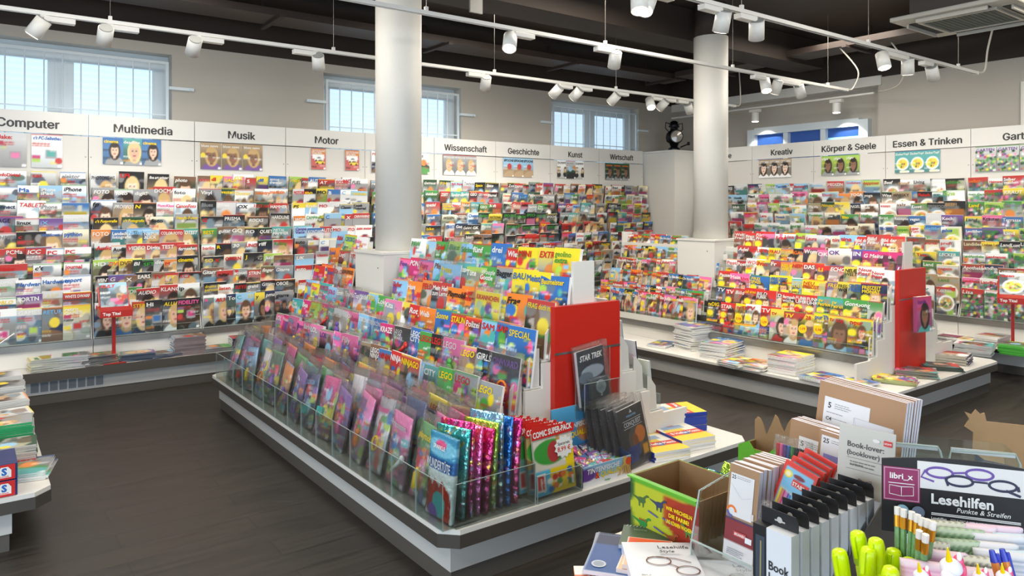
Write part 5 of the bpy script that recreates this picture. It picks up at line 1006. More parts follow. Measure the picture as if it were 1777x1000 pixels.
TB = [(4.72, 10, .011, 'q', 'w', 'the low stack behind the thin one', 'dark-topped magazine', None), (4.97, 14, .012, 'e', 'g', 'the green-edged stack on the left table', 'green-edged magazine', 'g'), (5.24, 14, .011, 'a', 'k', 'the white stack behind the green-edged one', 'pale magazine', None), (5.50, 17, .011, 'a', 'r', 'the striped stack farther back', 'pale magazine with dark edges', None), (5.76, 19, .0115, 'e', 'k', 'the tallest stack of the left table', 'grey magazine', None), (6.04, 20, .0115, 'a', 'y', 'the farthest stack of the left table', 'pale yellow-marked magazine', None)]
for (yy, n, th, a_, b_, wh, what, eg) in TB:
    stack(.16, yy, ZC0, R(rng.uniform(-94, -86)), n, .2, .29, th, (a_, b_), rng.choice(('scene', 'people')), what, wh, size=1, edge=tuple(lin(hx('1f9a58' if eg else 'cfccc4')))+(1,), jit=.007)
o = magazine('magazine', ('', 'r', 'w'), 'people', rng, .2, .28, .006, 1); o.location = (.02, 6.0, .62); o.rotation_euler = (R(-60), R(-20), R(-70)); tag(o, 'curled magazine with a red cover sliding off the farthest left stack', 'magazine')
# ------------------------------------------------------------------ the sales counter in front, with stationery
DZ = .75; DF = R(-90)
t = thing('sales_counter', 'pale wooden sales counter under the stationery and the dinosaur box', 'counter', (0, 0, 0))
dp = [(1.2, -.3), (2.62, -.3), (2.62, 1.1), (2.45, 1.44), (1.42, 1.44), (1.2, 1.22)]
MB().prism(dp, .715, .75).build('counter_top', mat('pale_wood_top', 'd6d0c6', .45, noise=.06, scale=30), t); MB().prism([(1.28, -.25), (2.5, -.25), (2.5, 1.05), (2.38, 1.35), (1.48, 1.35), (1.28, 1.15)], 0, .714).build('body', mat('counter_body', '4a4642', .6), t)
KRAFT = mat('kraft_board', 'a9805c', .7, noise=.06, scale=30); PAPERW = mat('white_paper', 'e9e8e6', .6); BLACKC = mat('black_card', '1b1b1d', .45)
def prc(col): return tuple(lin(hx(col)))+(1,)
def dino(ik, x, z, s, col, spikes=None, flip=1):
    f = flip; c = hx(col)
    ik.disc(x, z, .5*s, c, .27*s, 14); ik.poly([(x-f*.3*s, z+.15*s), (x-f*1.15*s, z+.25*s), (x-f*1.2*s, z+.2*s), (x-f*.3*s, z-.15*s)][::-f], c)
    ik.poly([(x+f*.25*s, z-.05*s), (x+f*.7*s, z+.5*s), (x+f*.55*s, z+.58*s), (x+f*.1*s, z+.2*s)][::f], c); ik.disc(x+f*.72*s, z+.52*s, .2*s, c, .11*s, 10)
    for dx in (-.25, .2): ik.poly([(x+dx*s-.09*s, z-.1*s), (x+dx*s-.06*s, z-.6*s), (x+dx*s+.08*s, z-.6*s), (x+dx*s+.1*s, z-.1*s)], c)
    if spikes:
        for k in range(5): ik.poly([(x+(-.4+.18*k)*s, z+.2*s), (x+(-.28+.18*k)*s, z+.2*s), (x+(-.34+.18*k)*s, z+.44*s)], hx(spikes))
def dino_box(x, y, w, d, h, label, wave=False):
    t = thing('cardboard_box', label, 'box', (x, y, DZ), DF); IN = mat('brown_cardboard', 'a07f58', .75)
    c = np.empty((128, 96, 3)); c[:] = hx('b9bf2c'); _rec(c, .52, .12, 1, .8, np.array(hx('a83a1c'))); _ell(c, .95, .5, .42, .42, np.array(hx('9d2f1a'))); _ell(c, .5, .75, .16, .2, np.array(hx('b9bf2c'))); c[:12] = hx('6fb52e'); _ell(c, 0, .2, .07, .2, C('q')); _ell(c, 0, .75, .06, .25, C('q')); _ell(c, .75, .98, .5, .07, C('q'))
    if wave: c[:] = hx('5fa328'); _ell(c, .7, .3, .2, .2, C('q')*1.4); _ell(c, .2, .2, .15, .15, hx('8cc63a'))
    me = card_mesh('front_panel', c, w, h, .005, 1, edge=prc('8a6a45')); o = bpy.data.objects.new('front_panel', me); COL.objects.link(o); o.parent = t; o.location = (w/2, .003, 0)
    if not wave:
        ik = Ink(); dino(ik, -.075, .115, .03, '4f6b3a'); dino(ik, -.07, .055, .032, '2f8a3c', 'b33a26'); dino(ik, -.012, .122, .028, '3c4563'); dino(ik, .03, .05, .026, 'a5502e'); dino(ik, .085, .085, .026, '4c7a3a', None, -1); dino(ik, -.03, .012, .022, '2c3b2c')
        for (a, b) in ((-.05, .09), (-.03, .055), (.0, .088), (.045, .03)): ik.rect(a, b, a+.035, b+.004, hx('5b5aa0'), -.2)
        for i, s in enumerate(('WIR WECHSELN', 'DIE FARBE!', 'UND KÖNNEN WACHSEN')): ik.word(s, .055, .12-.017*i, .010, C('y'), maxw=.085, align='c', bold=.03)
        ik.build('box_lettering', o, (0, -.003, 0))
        MB().box(0, -.012, h, w, .004, h+.004).build('folded_rim', mat('dino_green', '63b32e', .45), t)
    for nm, b in (('side_panel', (.0, .006, 0, .004, d, h)), ('side_panel', (w-.004, .006, 0, w, d, h)), ('back_panel', (.004, d-.004, 0, w-.004, d, h)), ('bottom', (.004, .006, 0, w-.004, d-.004, .004))): MB().box(*b).build(nm, IN, t)
    MB().box(0, .006, h-.025, -.001, d, h+.001).box(.004, d, h-.03, w, d+.001, h+.001).build('green_edge', mat('dino_green', '63b32e', .45), t)
    if wave:
        pts = [(0, .0)]+[(w*i/24, h+.02+.055*abs(math.sin(i*.55+.9))+(.02 if 6 < i < 14 else 0)) for i in range(25)]+[(w, 0)]
        MB().prism(pts[::-1], d*.6, d*.6+.004, 'y').build('header_card', IN, t)
        MB().prism([(0, h), (w*.15, h+.02), (w*.32, h-.03), (w*.5, h+.02), (w*.62, h-.02), (w, h+.03), (w, h-.05), (0, h-.05)][::-1], -.002, .002, 'y').build('wavy_rim', mat('dino_green', '63b32e', .45), t)
    return t
dino_box(1.45, 1.40, .232, .20, .17, 'open cardboard box printed with dinosaurs on yellow, green and red')
dino_box(1.93, 1.40, .25, .14, .16, 'second dinosaur box, green with a wavy brown cardboard header', True)
for i, (px, py) in enumerate(((1258, 800), (1240, 812))):
    F = (*at(px, py, .93), R(-60)); toy_bag('toy_bag', 'small green foil toy bag lying behind the dinosaur box, %s' % ('upper one', 'lower one')[i], ('l', 'r'), F, 0, 0, .76, .12, .15, 25, 20*i, 20, foil=True, wrap=False, seed=600+i)

def leaf_pack(F, lx, ly, z, w, h, n, gap, t, front, label, name='envelope_pack', cat='envelopes', tilt=8, roll=0, group=None, ord_from='from the front', inks=None, side='e6e4ee'):
    """a row of flat packs standing one behind another; the first shows its print"""
    for k in range(n):
        me = card_mesh(name, front, w, h, t, 2 if k == 0 else 0, edge=prc(side)); o = bpy.data.objects.new(name, me); COL.objects.link(o)
        put(o, F, lx, ly+gap*k, z+rng.uniform(-.002, .002), R(tilt+rng.uniform(-.6, .6)), R(rng.uniform(-1, 2)), R(roll+rng.uniform(-.5, .5)))
        tag(o, '%s, %s %s' % (label, ORD[k+1], ord_from), cat, group or label)
        if k == 0 and inks: ik = Ink(); inks(ik); ik.build('label_lettering', o, (0, -t/2-.001, 0))
def kraft_canvas(lower=None, win=False):
    c = np.empty((216, 160, 3)); c[:] = hx('b08864')
    if lower: c[:] = hx('a98563'); c[120:124] = hx('2e3560'); c[124:172] = hx('8a3036'); c[172:] = hx('e4dfe0')
    return c
def ik_dl(ik):
    ik.rect(-.036, .105, .030, .205, hx('e6e5e6')); ik.word('25', -.033, .192, .009, C('k')); ik.small(-.018, .2, .04, 2, .002, hx('8a8a8a'), rng); ik.line([(-.034, .18), (.0, .15), (.026, .16)], .0006, hx('b9b9bd')); ik.ring(-.026, .115, .014, .005, C('o'), a0=0, a1=3.1); ik.ring(-.026, .115, .014, .006, hx('5c62a8'), a0=3.2, a1=5)
    ik.rect(.028, .11, .036, .125, hx('dcd5cc')); ik.rect(-.015, .062, .02, .073, hx('c64a4c')); ik.word('BRUNNEN', -.012, .064, .006, C('w'), maxw=.028); ik.rect(.018, .055, .036, .068, hx('e8e8ea')); ik.small(-.03, .03, .05, 4, .0022, hx('7c7c90'), rng)
c_ = kraft_canvas(True)
leaf_pack((1.475, 1.115, DF), .045, 0, .80, .085, .225, 9, .0165, .013, c_, 'narrow white envelope pack in the clear stand', tilt=8, inks=ik_dl, group='narrow envelope packs')
def ik_c4(ik):
    ik.rect(-.102, .02, .03, .30, hx('e8e7e8')); ik.rect(-.012, .01, .098, .262, hx('e3e2e6')); ik.line([(-.012, .262), (-.012, .01)], .0007, hx('9a9aa2')); ik.line([(-.012, .262), (.0, .225), (.085, .225), (.098, .262)], .0009, hx('b5b5bb')); ik.line([(-.012, .262), (.098, .262)], .0009, hx('b5b5bb'))
    ik.word('5', -.09, .27, .016, C('k')); ik.small(-.07, .285, .05, 3, .003, hx('8a8a8a'), rng); ik.small(-.092, .258, .06, 1, .003, hx('8a8a8a'), rng); ik.word('C4', -.092, .235, .010, C('k')); ik.small(-.075, .243, .05, 1, .0025, hx('8a8a8a'), rng)
c_ = kraft_canvas(); leaf_pack((1.965, 1.19, DF), .125, 0, .80, .245, .34, 6, .0145, .011, c_, 'large envelope pack on kraft board behind the others', tilt=6, roll=4, inks=ik_c4, group='large envelope packs')
def ik_c5(ik):
    ik.rect(-.075, .0, .03, .175, hx('e8e7e8')); ik.word('5', -.068, .15, .014, C('k')); ik.small(-.052, .163, .045, 3, .0028, hx('8a8a8a'), rng); ik.small(-.068, .138, .05, 2, .0028, hx('8a8a8a'), rng)
leaf_pack((1.86, 1.20, DF), .11, 0, .83, .21, .215, 4, .016, .012, c_, 'medium envelope pack on kraft board', tilt=6, roll=3, inks=ik_c5, group='medium envelope packs')
def ik_win(ik):
    ik.rect(-.055, .0, .0605, .205, hx('e9e8ea')); ik.word('25', -.05, .187, .012, C('k')); ik.small(-.028, .197, .07, 2, .0026, hx('8a8a8a'), rng); ik.rect(-.045, .125, .01, .16, hx('8f8fd0')); ik.rect(-.055, .0, .0605, .118, hx('dedbe6')); ik.line([(-.055, .118), (.0605, .118)], .0007, hx('aaaab2'))
leaf_pack((1.76, 1.055, DF), .065, 0, .855, .125, .215, 3, .014, .012, c_, 'window envelope pack with a lilac window', tilt=7, roll=3, inks=ik_win, group='window envelope packs')
# clear stand
t = thing('acrylic_stand', 'clear acrylic stand holding the narrow envelope packs and pen packs', 'stand', (1.40, 1.15, DZ), DF)
MB().prism([(0, 0), (.26, 0), (.26, .19), (.20, .235), (.03, .21), (0, .09)], 0, .004, 'x').build('side_panel', ACRYL, t); MB().box(.004, .0, .02, .36, .004, .10).build('front_panel', ACRYL, t); MB().box(.004, .0, .043, .36, .26, .0475).build('bottom', ACRYL, t)
MB().tube([(0, 0, 0), (0, -.001, .09), (0, .03, .21), (0, .20, .235), (0, .26, .19), (0, .26, 0)], .0022, 6).build('polished_edge', AEDGE, t); MB().tube([(0, -.002, .10), (.36, -.002, .10)], .0022, 6).build('polished_edge', AEDGE, t)
# fineliner pouch
t = thing('display_riser', 'white stepped riser under the envelope packs', 'riser', (1.69, 1.22, DZ), DF)
for (a, b, h) in ((0, .145, .085), (.1455, .245, .078), (.2455, .42, .048)): MB().box(0, a, 0, .29, b, h).build('step', PAPERW, t)
t = thing('pen_pouch', 'clear pouch of orange fineliners with coloured caps', 'pens', (1.70, 1.135, .84), DF); ca = 'r p v b g k k k'.split()
for i, k in enumerate(ca):
    m = MB(); m.cyl((.008+.0105*i, .004, 0), (.008+.0105*i, .02, .125), .0047, n=8); o = m.build('pen', mat('fineliner_orange', 'e8932f', .35), t, smooth=False)
    MB().cyl((.008+.0105*i, .0205, .126), (.008+.0105*i, .026, .185), .0052, n=8).build('cap', mat('cap_'+CN[k][0], CN[k][1], .3), o)
me = card_mesh('film', np.ones((80, 60, 3)), .10, .21, .02, 0, puff=.012, rng=rng, mat_=WRAP); c = bpy.data.objects.new('film_pouch', me); COL.objects.link(c); c.parent = t; c.location = (.045, .012, -.005); c.rotation_euler = (R(-7), 0, 0)
# coloured pencil packs
cp = np.empty((216, 160, 3)); cp[:] = hx('d8301f'); cp[22:200, 14:146] = hx('7fbfe0'); _ell(cp, .2, .24, .12, .075, C('y')); _ell(cp, .2, .24, .075, .05, np.array(hx('f4ecc8'))); _ell(cp, .52, .22, .17, .045, np.array(hx('7a2430'))); cp[62:92, 60:140] = hx('d8301f')
for i in range(12): x = 20+i*10; cp[122+i*2:200, x:x+8] = C('yompvbsgtlnk'[i]); cp[112+i*2:122+i*2, x+2:x+6] = hx('e2c79b')
me = card_mesh('pencil_pack', cp, .085, .115, .01, 2, edge=prc('c8301f'))
for k in range(4):
    o = bpy.data.objects.new('pencil_pack', me); COL.objects.link(o); put(o, (1.555, 1.04, DF), .045-.003*k, .032*k, .925+.002*k, R(14), R(0), R(14)); tag(o, 'red coloured pencil pack leaning in the stand, %s from the front' % ORD[k+1], 'pencils', 'red coloured pencil packs')
    ik = Ink(); ik.word('STABILO', -.008, .069, .0085, C('w'), maxw=.042); ik.build('title_lettering', o, (0, -.0065, 0))
# gel pen pouch
t = thing('pen_pouch', 'slim clear pouch of pastel gel pens with printed blue tags', 'pens', (1.385, .985, .765), DF)
for i in range(7): MB().cyl((.008+.009*i, .006, .01), (.022+.0085*i, .05, .17), .0035, n=6).build('pen', mat('pastel_%d' % i, ('e79a9a', 'e8a0c8', 'a8d8a0', 'f0d890', 'c0a8e0', '90d0d8', 'f0b890')[i], .35), t)
for i, k in enumerate(('4fb8d0', 'ee7a72', '62c46c')): MB().cyl((.034+.013*i, .051, .175), (.042+.013*i, .06, .218), .005, n=8).build('cap', mat('pastel_cap_%d' % i, k, .3), t)
for i in range(2): m = MB().box(0, -.003, 0, .035, -.001, .045); m.build('printed_tag', mat('tag_blue', 'a9d6de', .5), t, loc=(.002+.04*i, 0, .01+.0*i)); 
me = card_mesh('film', np.ones((80, 60, 3)), .10, .23, .02, 0, puff=.01, rng=rng, mat_=WRAP); c = bpy.data.objects.new('film_pouch', me); COL.objects.link(c); c.parent = t; c.location = (.045, .016, -.005); c.rotation_euler = (R(-14), 0, 0)
# book light display
t = thing('counter_display', 'black and grey cardboard counter display with the Book-lover card', 'display', (1.27, .905, DZ), DF)
MB().prism([(0, 0), (.40, 0), (.40, .26), (.34, .25), (.0, .05)], .0, .003, 'x').build('side_panel', BLACKC, t); MB().prism([(0, 0), (.40, 0), (.40, .26), (.34, .25), (.0, .05)], .107, .11, 'x').build('side_panel', BLACKC, t); MB().box(.003, 0, 0, .107, .003, .045).build('front_panel', BLACKC, t); MB().box(.003, .003, 0, .107, .40, .003).build('bottom', BLACKC, t)
me = card_mesh('header_card', np.tile(np.array(hx('c9c5bc')), (128, 96, 1)), .125, .155, .004, 1, edge=prc('b5b0a6')); o = bpy.data.objects.new('header_card', me); COL.objects.link(o); o.parent = t; o.location = (.05, .375, .235); o.rotation_euler = (R(-8), 0, R(6))
ik = Ink(); ik.word('Book-lover:', -.042, .108, .0125, hx('3c3a38'), maxw=.085, bold=.012); ik.word('(booklover) n.', -.042, .090, .0115, hx('3c3a38'), maxw=.088, bold=.008); ik.rect(-.042, .083, .042, .0836, hx('55524e')); ik.small(-.034, .076, .066, 2, .0035, hx('66625d'), rng, 2.2); ik.rect(-.042, .058, .042, .0586, hx('55524e')); ik.word('an enthusiast', -.034, .068, .004, hx('55524e'), maxw=.06)
ik.rect(.038, .125, .056, .137, C('r')); ik.word('LEGAMI', .047, .129, .004, C('w'), align='c', maxw=.015); ik.disc(.022, .132, .008, hx('e6e3dd'), .004); ik.line([(-.012, .04), (.0, .035), (.002, .022), (-.012, .026), (-.012, .04)], .0012, hx('3c3a38')); ik.line([(.002, .022), (.016, .028), (.016, .04), (.0, .035)], .0012, hx('3c3a38')); ik.build('card_lettering', o, (0, -.003, 0))
WC = mat('book_light_white', 'dfe1e6', .4)
for k in range(9):
    y0 = .010+.0365*k; p = thing('book_light', 'boxed book light with a black hanging tab, %s from the front of the display' % ORD[k+1], 'book light', world((1.27, .905, DF), .012, y0)+(DZ+.045,), DF, 'boxed book lights')
    MB().box(.0, 0, 0, .085, .027, .215).build('box', WC, p); MB().box(-.0005, -.0006, 0, .030, .0274, .2155).build('black_sleeve', BLACKC, p)
    MB().prism([(.004, .2156), (.086, .2156), (.086, .238), (.080, .246), (.004, .246)][::-1], .022, .024, 'y').build('hanging_tab', BLACKC, p)
    ik = Ink(); ik.rect(.035, .226, .058, .229, hx('b9b6b0')); ik.disc(.046, .230, .006, hx('b9b6b0')); ik.build('euro_hole', p, (0, .0215, 0))
    if k == 0:
        ik = Ink(); ik.rect(.006, .03, .027, .195, hx('3c4450')); ik.line([(.016, .05), (.018, .185)], .003, hx('9a8f60')); ik.word('Book', .036, .135, .018, hx('2a2a2a'), maxw=.045, bold=.015); ik.word('lover', .036, .112, .018, hx('2a2a2a'), maxw=.045, bold=.015); ik.word('(booklover) n.', .036, .102, .006, hx('6a6a6a'), maxw=.043, bold=.0); ik.small(.036, .093, .042, 9, .003, hx('8c8c8c'), rng); ik.build('box_lettering', p, (0, -.001, 0))
# cups
def cup(x, y, w, h, label):
    t = thing('acrylic_cup', label, 'pen cup', (x, y, DZ), DF); MB().box(0, 0, 0, w, .003, h).build('front', ACRYL, t); MB().box(0, w-.003, 0, w, w, h).build('back', ACRYL, t); MB().box(0, .003, 0, .003, w-.003, h).build('side', ACRYL, t); MB().box(w-.003, .003, 0, w, w-.003, h).build('side', ACRYL, t); MB().box(0, -.001, h, w, .003, h+.002).box(-.001, 0, h, .002, w, h+.002).build('polished_edge', AEDGE, t); return t
t = cup(1.25, .695, .095, .19, 'clear acrylic cup with neon highlighters and a price tag'); ik = Ink(); ik.rect(.012, .14, .055, .158, hx('dfe6d8')); ik.word('1,80 €', .033, .145, .009, C('k'), align='c', maxw=.035); ik.build('price_tag', t, (0, -.002, 0))
NEON = mat('neon_yellow', 'e4f408', .35, emit=0); NEON2 = mat('neon_yellow_cap', 'd2ee00', .3)
hp = [(.015, .02, 6, -6), (.035, .015, -4, 2), (.055, .05, 2, -4), (.075, .06, -3, 6), (.068, .02, 10, 10), (.03, .06, 4, -8), (.05, .08, 0, 3)]
for k, (x, y, a, b) in enumerate(hp):
    o = thing('highlighter', 'neon yellow highlighter standing in the clear cup, %s in the bunch' % ORD[k+1], 'highlighter', world((1.25, .695, DF), x, y)+(.875+.012*(k % 3),), 0, 'highlighters in the clear cup'); o.rotation_euler = (R(a), R(b), DF)
    MB().lathe([(.010, 0), (.0125, .004), (.0125, .10), (.010, .105)], 12).build('barrel', NEON, o, smooth=True); MB().lathe([(.014, .106), (.014, .15), (.012, .16), (.008, .163)], 12).build('cap', NEON2, o, smooth=True); MB().box(-.003, -.0175, .12, .003, -.0128, .158).build('clip', NEON2, o)
cup(1.30, .625, .085, .13, 'clear acrylic cup with the green pencils')
GP = mat('green_pencil', '6f9a66', .4, noise=.35, scale=160); GOLD = mat('ferrule_gold', 'd79b2e', .3, .8); ERS = mat('eraser_white', 'e8e2dc', .6)
tips = [(1557, 880), (1568, 884), (1582, 888), (1592, 893), (1600, 899), (1610, 902), (1619, 906), (1595, 921), (1606, 928)]
for k, (px, py) in enumerate(tips):
    d = 1.33-.012*k; a = (px-888)/1266; T = Vector((d*(.599+a*.801), d*(.801-a*.599), CAM_H-(py-360)/1266*d)); B = Vector((1.318+.004*(k % 3), .622-.003*k, .80)); L = (T-B).length
    o = thing('pencil', 'green printed pencil with a white eraser, %s in the fan' % ORD[k+1], 'pencil', B, 0, 'green pencils in the cup'); o.rotation_euler = (T-B).to_track_quat('Z', 'Y').to_euler(); L -= .034
    MB().cyl((0, 0, 0), (0, 0, L), .0055, n=6).build('shaft', GP, o); MB().cyl((0, 0, L+.0002), (0, 0, L+.02), .0059, n=10).build('ferrule', GOLD, o); MB().cyl((0, 0, L+.0202), (0, 0, L+.034), .0056, n=10).build('eraser', ERS, o)
# reading glasses display
SGF = (1.53, .735, R(-56)); t = thing('counter_display', 'black reading glasses display with the white Lesehilfen lettering', 'display', (SGF[0], SGF[1], .016), SGF[2])
arch = [(-.02, .965)]+[(-.02+.40*i/14, 1.105+.022*math.sin(math.pi*min(1, (i+2)/14*.95))) for i in range(15)]+[(.38, .965)]
MB().prism(arch[::-1], 0, .004, 'y').build('header_card', BLACKC, t)
MB().box(-.02, -.20, DZ-.015, .38, 0, .86).build('tray_body', BLACKC, t)
ik = Ink(); W_ = C('w')*.95
ik.rect(.045, 1.062, .235, 1.117, hx('d9d6d2')); ik.rect(-.018, 1.03, .050, 1.10, hx('8c2f5a')); ik.rect(-.016, 1.032, .048, 1.098, hx('c8a0b4')); ik.rect(-.0145, 1.0335, .0465, 1.0965, hx('8c2f5a')); ik.word('libri_x', .016, 1.076, .012, W_, align='c', maxw=.05); ik.rect(-.008, 1.066, .040, 1.0675, W_)
for s in (-1, 1): ik.line([(.016, 1.06), (.016+s*.022, 1.062), (.016+s*.022, 1.044), (.016, 1.041), (.016, 1.06)], .0014, W_)
pu = hx('6a4f9a'); dkb = hx('2c2f48')
for (cx, cz, col) in ((.085, 1.097, pu), (.155, 1.101, pu), (.12, 1.084, dkb), (.195, 1.083, dkb)): ik.ring(cx, cz, .026, .005, col, .0125)
ik.line([(.109, 1.099), (.131, 1.102)], .004, pu); ik.line([(.145, 1.086), (.169, 1.086)], .004, dkb); ik.line([(.06, 1.10), (.052, 1.085), (.075, 1.078)], .004, pu); ik.line([(.095, 1.088), (.10, 1.072)], .004, dkb); ik.line([(.2, 1.075), (.225, 1.066)], .005, dkb); ik.line([(.22, 1.085), (.222, 1.075)], .005, dkb)
ik.word('Lesehilfen', .07, 1.034, .020, W_, maxw=.125, bold=.03); ik.word('Punkte & Streifen', .115, 1.021, .0095, W_, maxw=.115, italic=.22, bold=.01); ik.rect(.07, 1.0135, .225, 1.0155, W_); ik.rect(.07, 1.0105, .225, 1.0125, W_)
ik.word('Lesehilfen', .07, 1.002, .005, W_, maxw=.03); ik.small(.104, 1.006, .12, 1, .003, W_*.8, rng); ik.small(.03, .997, .21, 1, .003, W_*.8, rng); ik.small(.35, 1.05, .02, 1, .003, W_*.8, rng)
for (cx, col) in ((.017, '8db3c4'), (.046, '6f7d92'), (.262, 'b9b4b6'), (.293, '9a9bd0')): ik.disc(cx, 1.013, .012, hx(col), .012)
ik.build('sign_lettering', t, (0, -.0005, 0))
def pat(kind, c1, c2):
    c = np.empty((80, 60, 3)); c[:] = hx(c1); Y, X = np.mgrid[0:80, 0:60]
    if kind == 'dots': c[((X//4+Y//6) % 2 == 0)] = hx(c2)
    else: c[(Y//5) % 2 == 0] = hx(c2)
    c[2:14] = np.array(hx(c2))*.5+.45; return c
PT = {'g': ('dots', '3f5f45', '8fae7a', 'green checked'), 'p': ('st', 'd3a0b8', 'e6bccb', 'pink striped'), 'k': ('dots', '23262c', 'c3c09a', 'black dotted'), 'e': ('st', '9aa3b4', 'd4d2d6', 'grey striped'), 's': ('st', '9fc3dc', 'b9d6e8', 'pale blue'), 'v': ('st', 'c79ac4', 'dcb4cf', 'lilac striped')}
cs = [(1640, 912, 'k', .09, 0), (1668, 925, 'g', .10, 0), (1620, 948, 'k', .07, 0), (1665, 945, 'g', .09, 0), (1688, 918, 'p', .10, 0), (1730, 920, 'v', .11, 0), (1735, 935, 'e', .11, 0), (1725, 950, 'e', .1, 0), (1742, 965, 'e', .11, 0), (1700, 975, 'k', .09, 0), (1640, 965, 'p', .09, 0), (1620, 985, 'p', .12, 0), (1690, 995, 'p', .11, 0), (1770, 935, 's', .1, 0), (1768, 965, 's', .1, 0)]
for k, (px, py, a_, w, _) in enumerate(cs):
    zt = .985-.10*(py-905)/90; d = 1.34-.0016*(py-910); a = (px-888)/1266; X, Y = d*(.599+a*.801), d*(.801-a*.599); z = CAM_H-(py-360)/1266*d
    kind, c1, c2, nm = PT[a_]; me = card_mesh('glasses_case', pat(kind, c1, c2), w*.8, .06, .016, 0, puff=.008, rng=random.Random(k)); o = bpy.data.objects.new('glasses_case', me); COL.objects.link(o)
    o.location = (X, Y, z-.056); o.rotation_euler = (R(-14), 0, R(-50+rng.uniform(-5, 5))); tag(o, '%s soft glasses case in the reading glasses display, %s counting down the rows' % (nm, ORD[k+1]), 'glasses case', 'soft glasses cases')
    ik = Ink(); ik.disc(w*.2, .027, .007, hx('c3cbe0'), .0045); ik.build('woven_badge', o, (0, -.0135, 0))
WU = mat('unicorn_white', 'efeaf0', .4); PU = mat('unicorn_pink', 'f0527e', .35); YU = mat('unicorn_yellow', 'f2d000', .35)
for k, (px, py) in enumerate(((1650, 985), (1598, 1000), (1700, 1003), (1742, 1002))):
    d = 1.12; a = (px-888)/1266; X, Y = d*(.599+a*.801), d*(.801-a*.599); z = CAM_H-(py-360)/1266*d
    o = thing('unicorn_pen', 'white unicorn pen topper with a pink mane and yellow horn, %s along the front' % ORD[k+1], 'pen', (X, Y, z), R(-50), 'unicorn pens'); s = 1 if k == 0 else .7
    MB().ball((0, 0, 0), .016*s, .016*s, .014*s, 14, 10).ball((-.008*s, -.012*s, -.008*s), .010*s, .011*s, .009*s, 12, 8).build('head', WU, o, smooth=True); MB().cyl((-.004*s, -.004*s, .011*s), (-.008*s, -.01*s, .034*s), .005*s, .001, 10).build('horn', YU, o); MB().ball((.012*s, .006*s, .006*s), .008*s, .008*s, .012*s, 10, 8).ball((.017*s, .006*s, -.008*s), .007*s, .008*s, .014*s, 10, 8).build('mane', PU, o, smooth=True)
    MB().ball((.011*s, -.001, .018*s), .004*s, .003*s, .007*s, 8, 6).build('ear', WU, o, smooth=True); MB().cyl((0, 0, -.02*s), (0, .02, -.25), .005, n=10).build('pen_barrel', PU, o)
for k, (px, py) in enumerate(((1722, 962), (1740, 960))):
    d = 1.15; a = (px-888)/1266; X, Y = d*(.599+a*.801), d*(.801-a*.599); z = CAM_H-(py-360)/1266*d
    o = thing('ballpoint_pen', 'orange ballpoint pen with a dark blue clip, %s of the two' % ('left', 'right')[k], 'pen', (X, Y, z), R(-50), 'ballpoint pens'); o.rotation_euler = (R(-6), R(-12), R(-50)); MB().cyl((0, 0, -.16), (0, 0, -.012), .006, n=10).build('barrel', mat('pen_orange', 'd98a3a', .35), o); MB().cyl((0, 0, -.0118), (0, 0, .006), .0062, .004, 10).box(.005, -.002, -.05, .009, .002, .0).build('clip_cap', mat('pen_blue', '2338b0', .3), o)
# things behind the reading glasses
BB = mat('bag_blue', '2f8fe0', .35, bump=.3, scale=12); t = thing('gift_bag', 'bright blue bag with twisted cord handles behind the envelopes', 'bag', (2.04, 1.045, DZ), R(-60)); MB().prism([(0, 0), (.11, 0), (.10, .25), (.005, .25)][::-1], 0, .06, 'y').build('bag', BB, t, bevel=.004)
CW = mat('white_cord', 'e6e4e0', .7); CBL = mat('pale_blue_cord', '8fd0e4', .7)
MB().tube([(.0, -.01, .16), (.02, -.03, .18), (.10, -.04, .185), (.16, -.03, .20), (.20, -.02, .19)], .005, 8).build('cord_handle', CBL, t, smooth=True)
t = thing('fabric_pouch', 'pale blue fabric pouch with white cord loops behind the sign', 'pouch', (1.86, .83, .90), R(-56)); MB().box(0, 0, 0, .16, .03, .08).build('pouch_body', mat('pouch_blue', 'a9d4dc', .8, noise=.1, scale=80), t, bevel=.008)
MB().tube([(-.02, -.02, .07), (.02, -.03, .10), (.045, -.03, .135), (.07, -.03, .13), (.075, -.03, .10), (.06, -.03, .08)], .0055, 8).build('cord_loop', CW, t, smooth=True); MB().tube([(.16, -.06, .06), (.18, -.06, .088), (.215, -.06, .09), (.24, -.06, .065)], .0055, 8).build('cord_loop', CW, t, smooth=True)
for i in range(3): MB().cyl((.03+.05*i, -.012, .05), (.03+.05*i, -.0085, .05), .004, n=10).build('gold_stud', GOLD, t)
t = thing('acrylic_box', 'clear acrylic box with rounded tabs behind the reading glasses sign', 'box', (1.93, .945, .80), R(-56)); MB().box(0, 0, 0, .30, .004, .225).build('front_panel', ACRYL, t); MB().box(0, .12, 0, .30, .124, .225).build('back_panel', ACRYL, t); MB().box(.296, .004, 0, .30, .12, .225).build('side_panel', ACRYL, t)
MB().tube([(0, -.002, .21), (.0, -.002, .235), (.12, -.002, .235), (.125, -.002, .225), (.13, -.002, .205), (.145, -.002, .205), (.15, -.002, .23), (.29, -.002, .235), (.30, -.002, .21), (.30, -.002, 0)], .003, 6).build('polished_edge', AEDGE, t); MB().box(.002, -.003, .2255, .12, .006, .236).box(.15, -.003, .2255, .29, .006, .236).build('rolled_tab', mat('acrylic_tab', 'b9c3c6', .15, coat=.5), t)
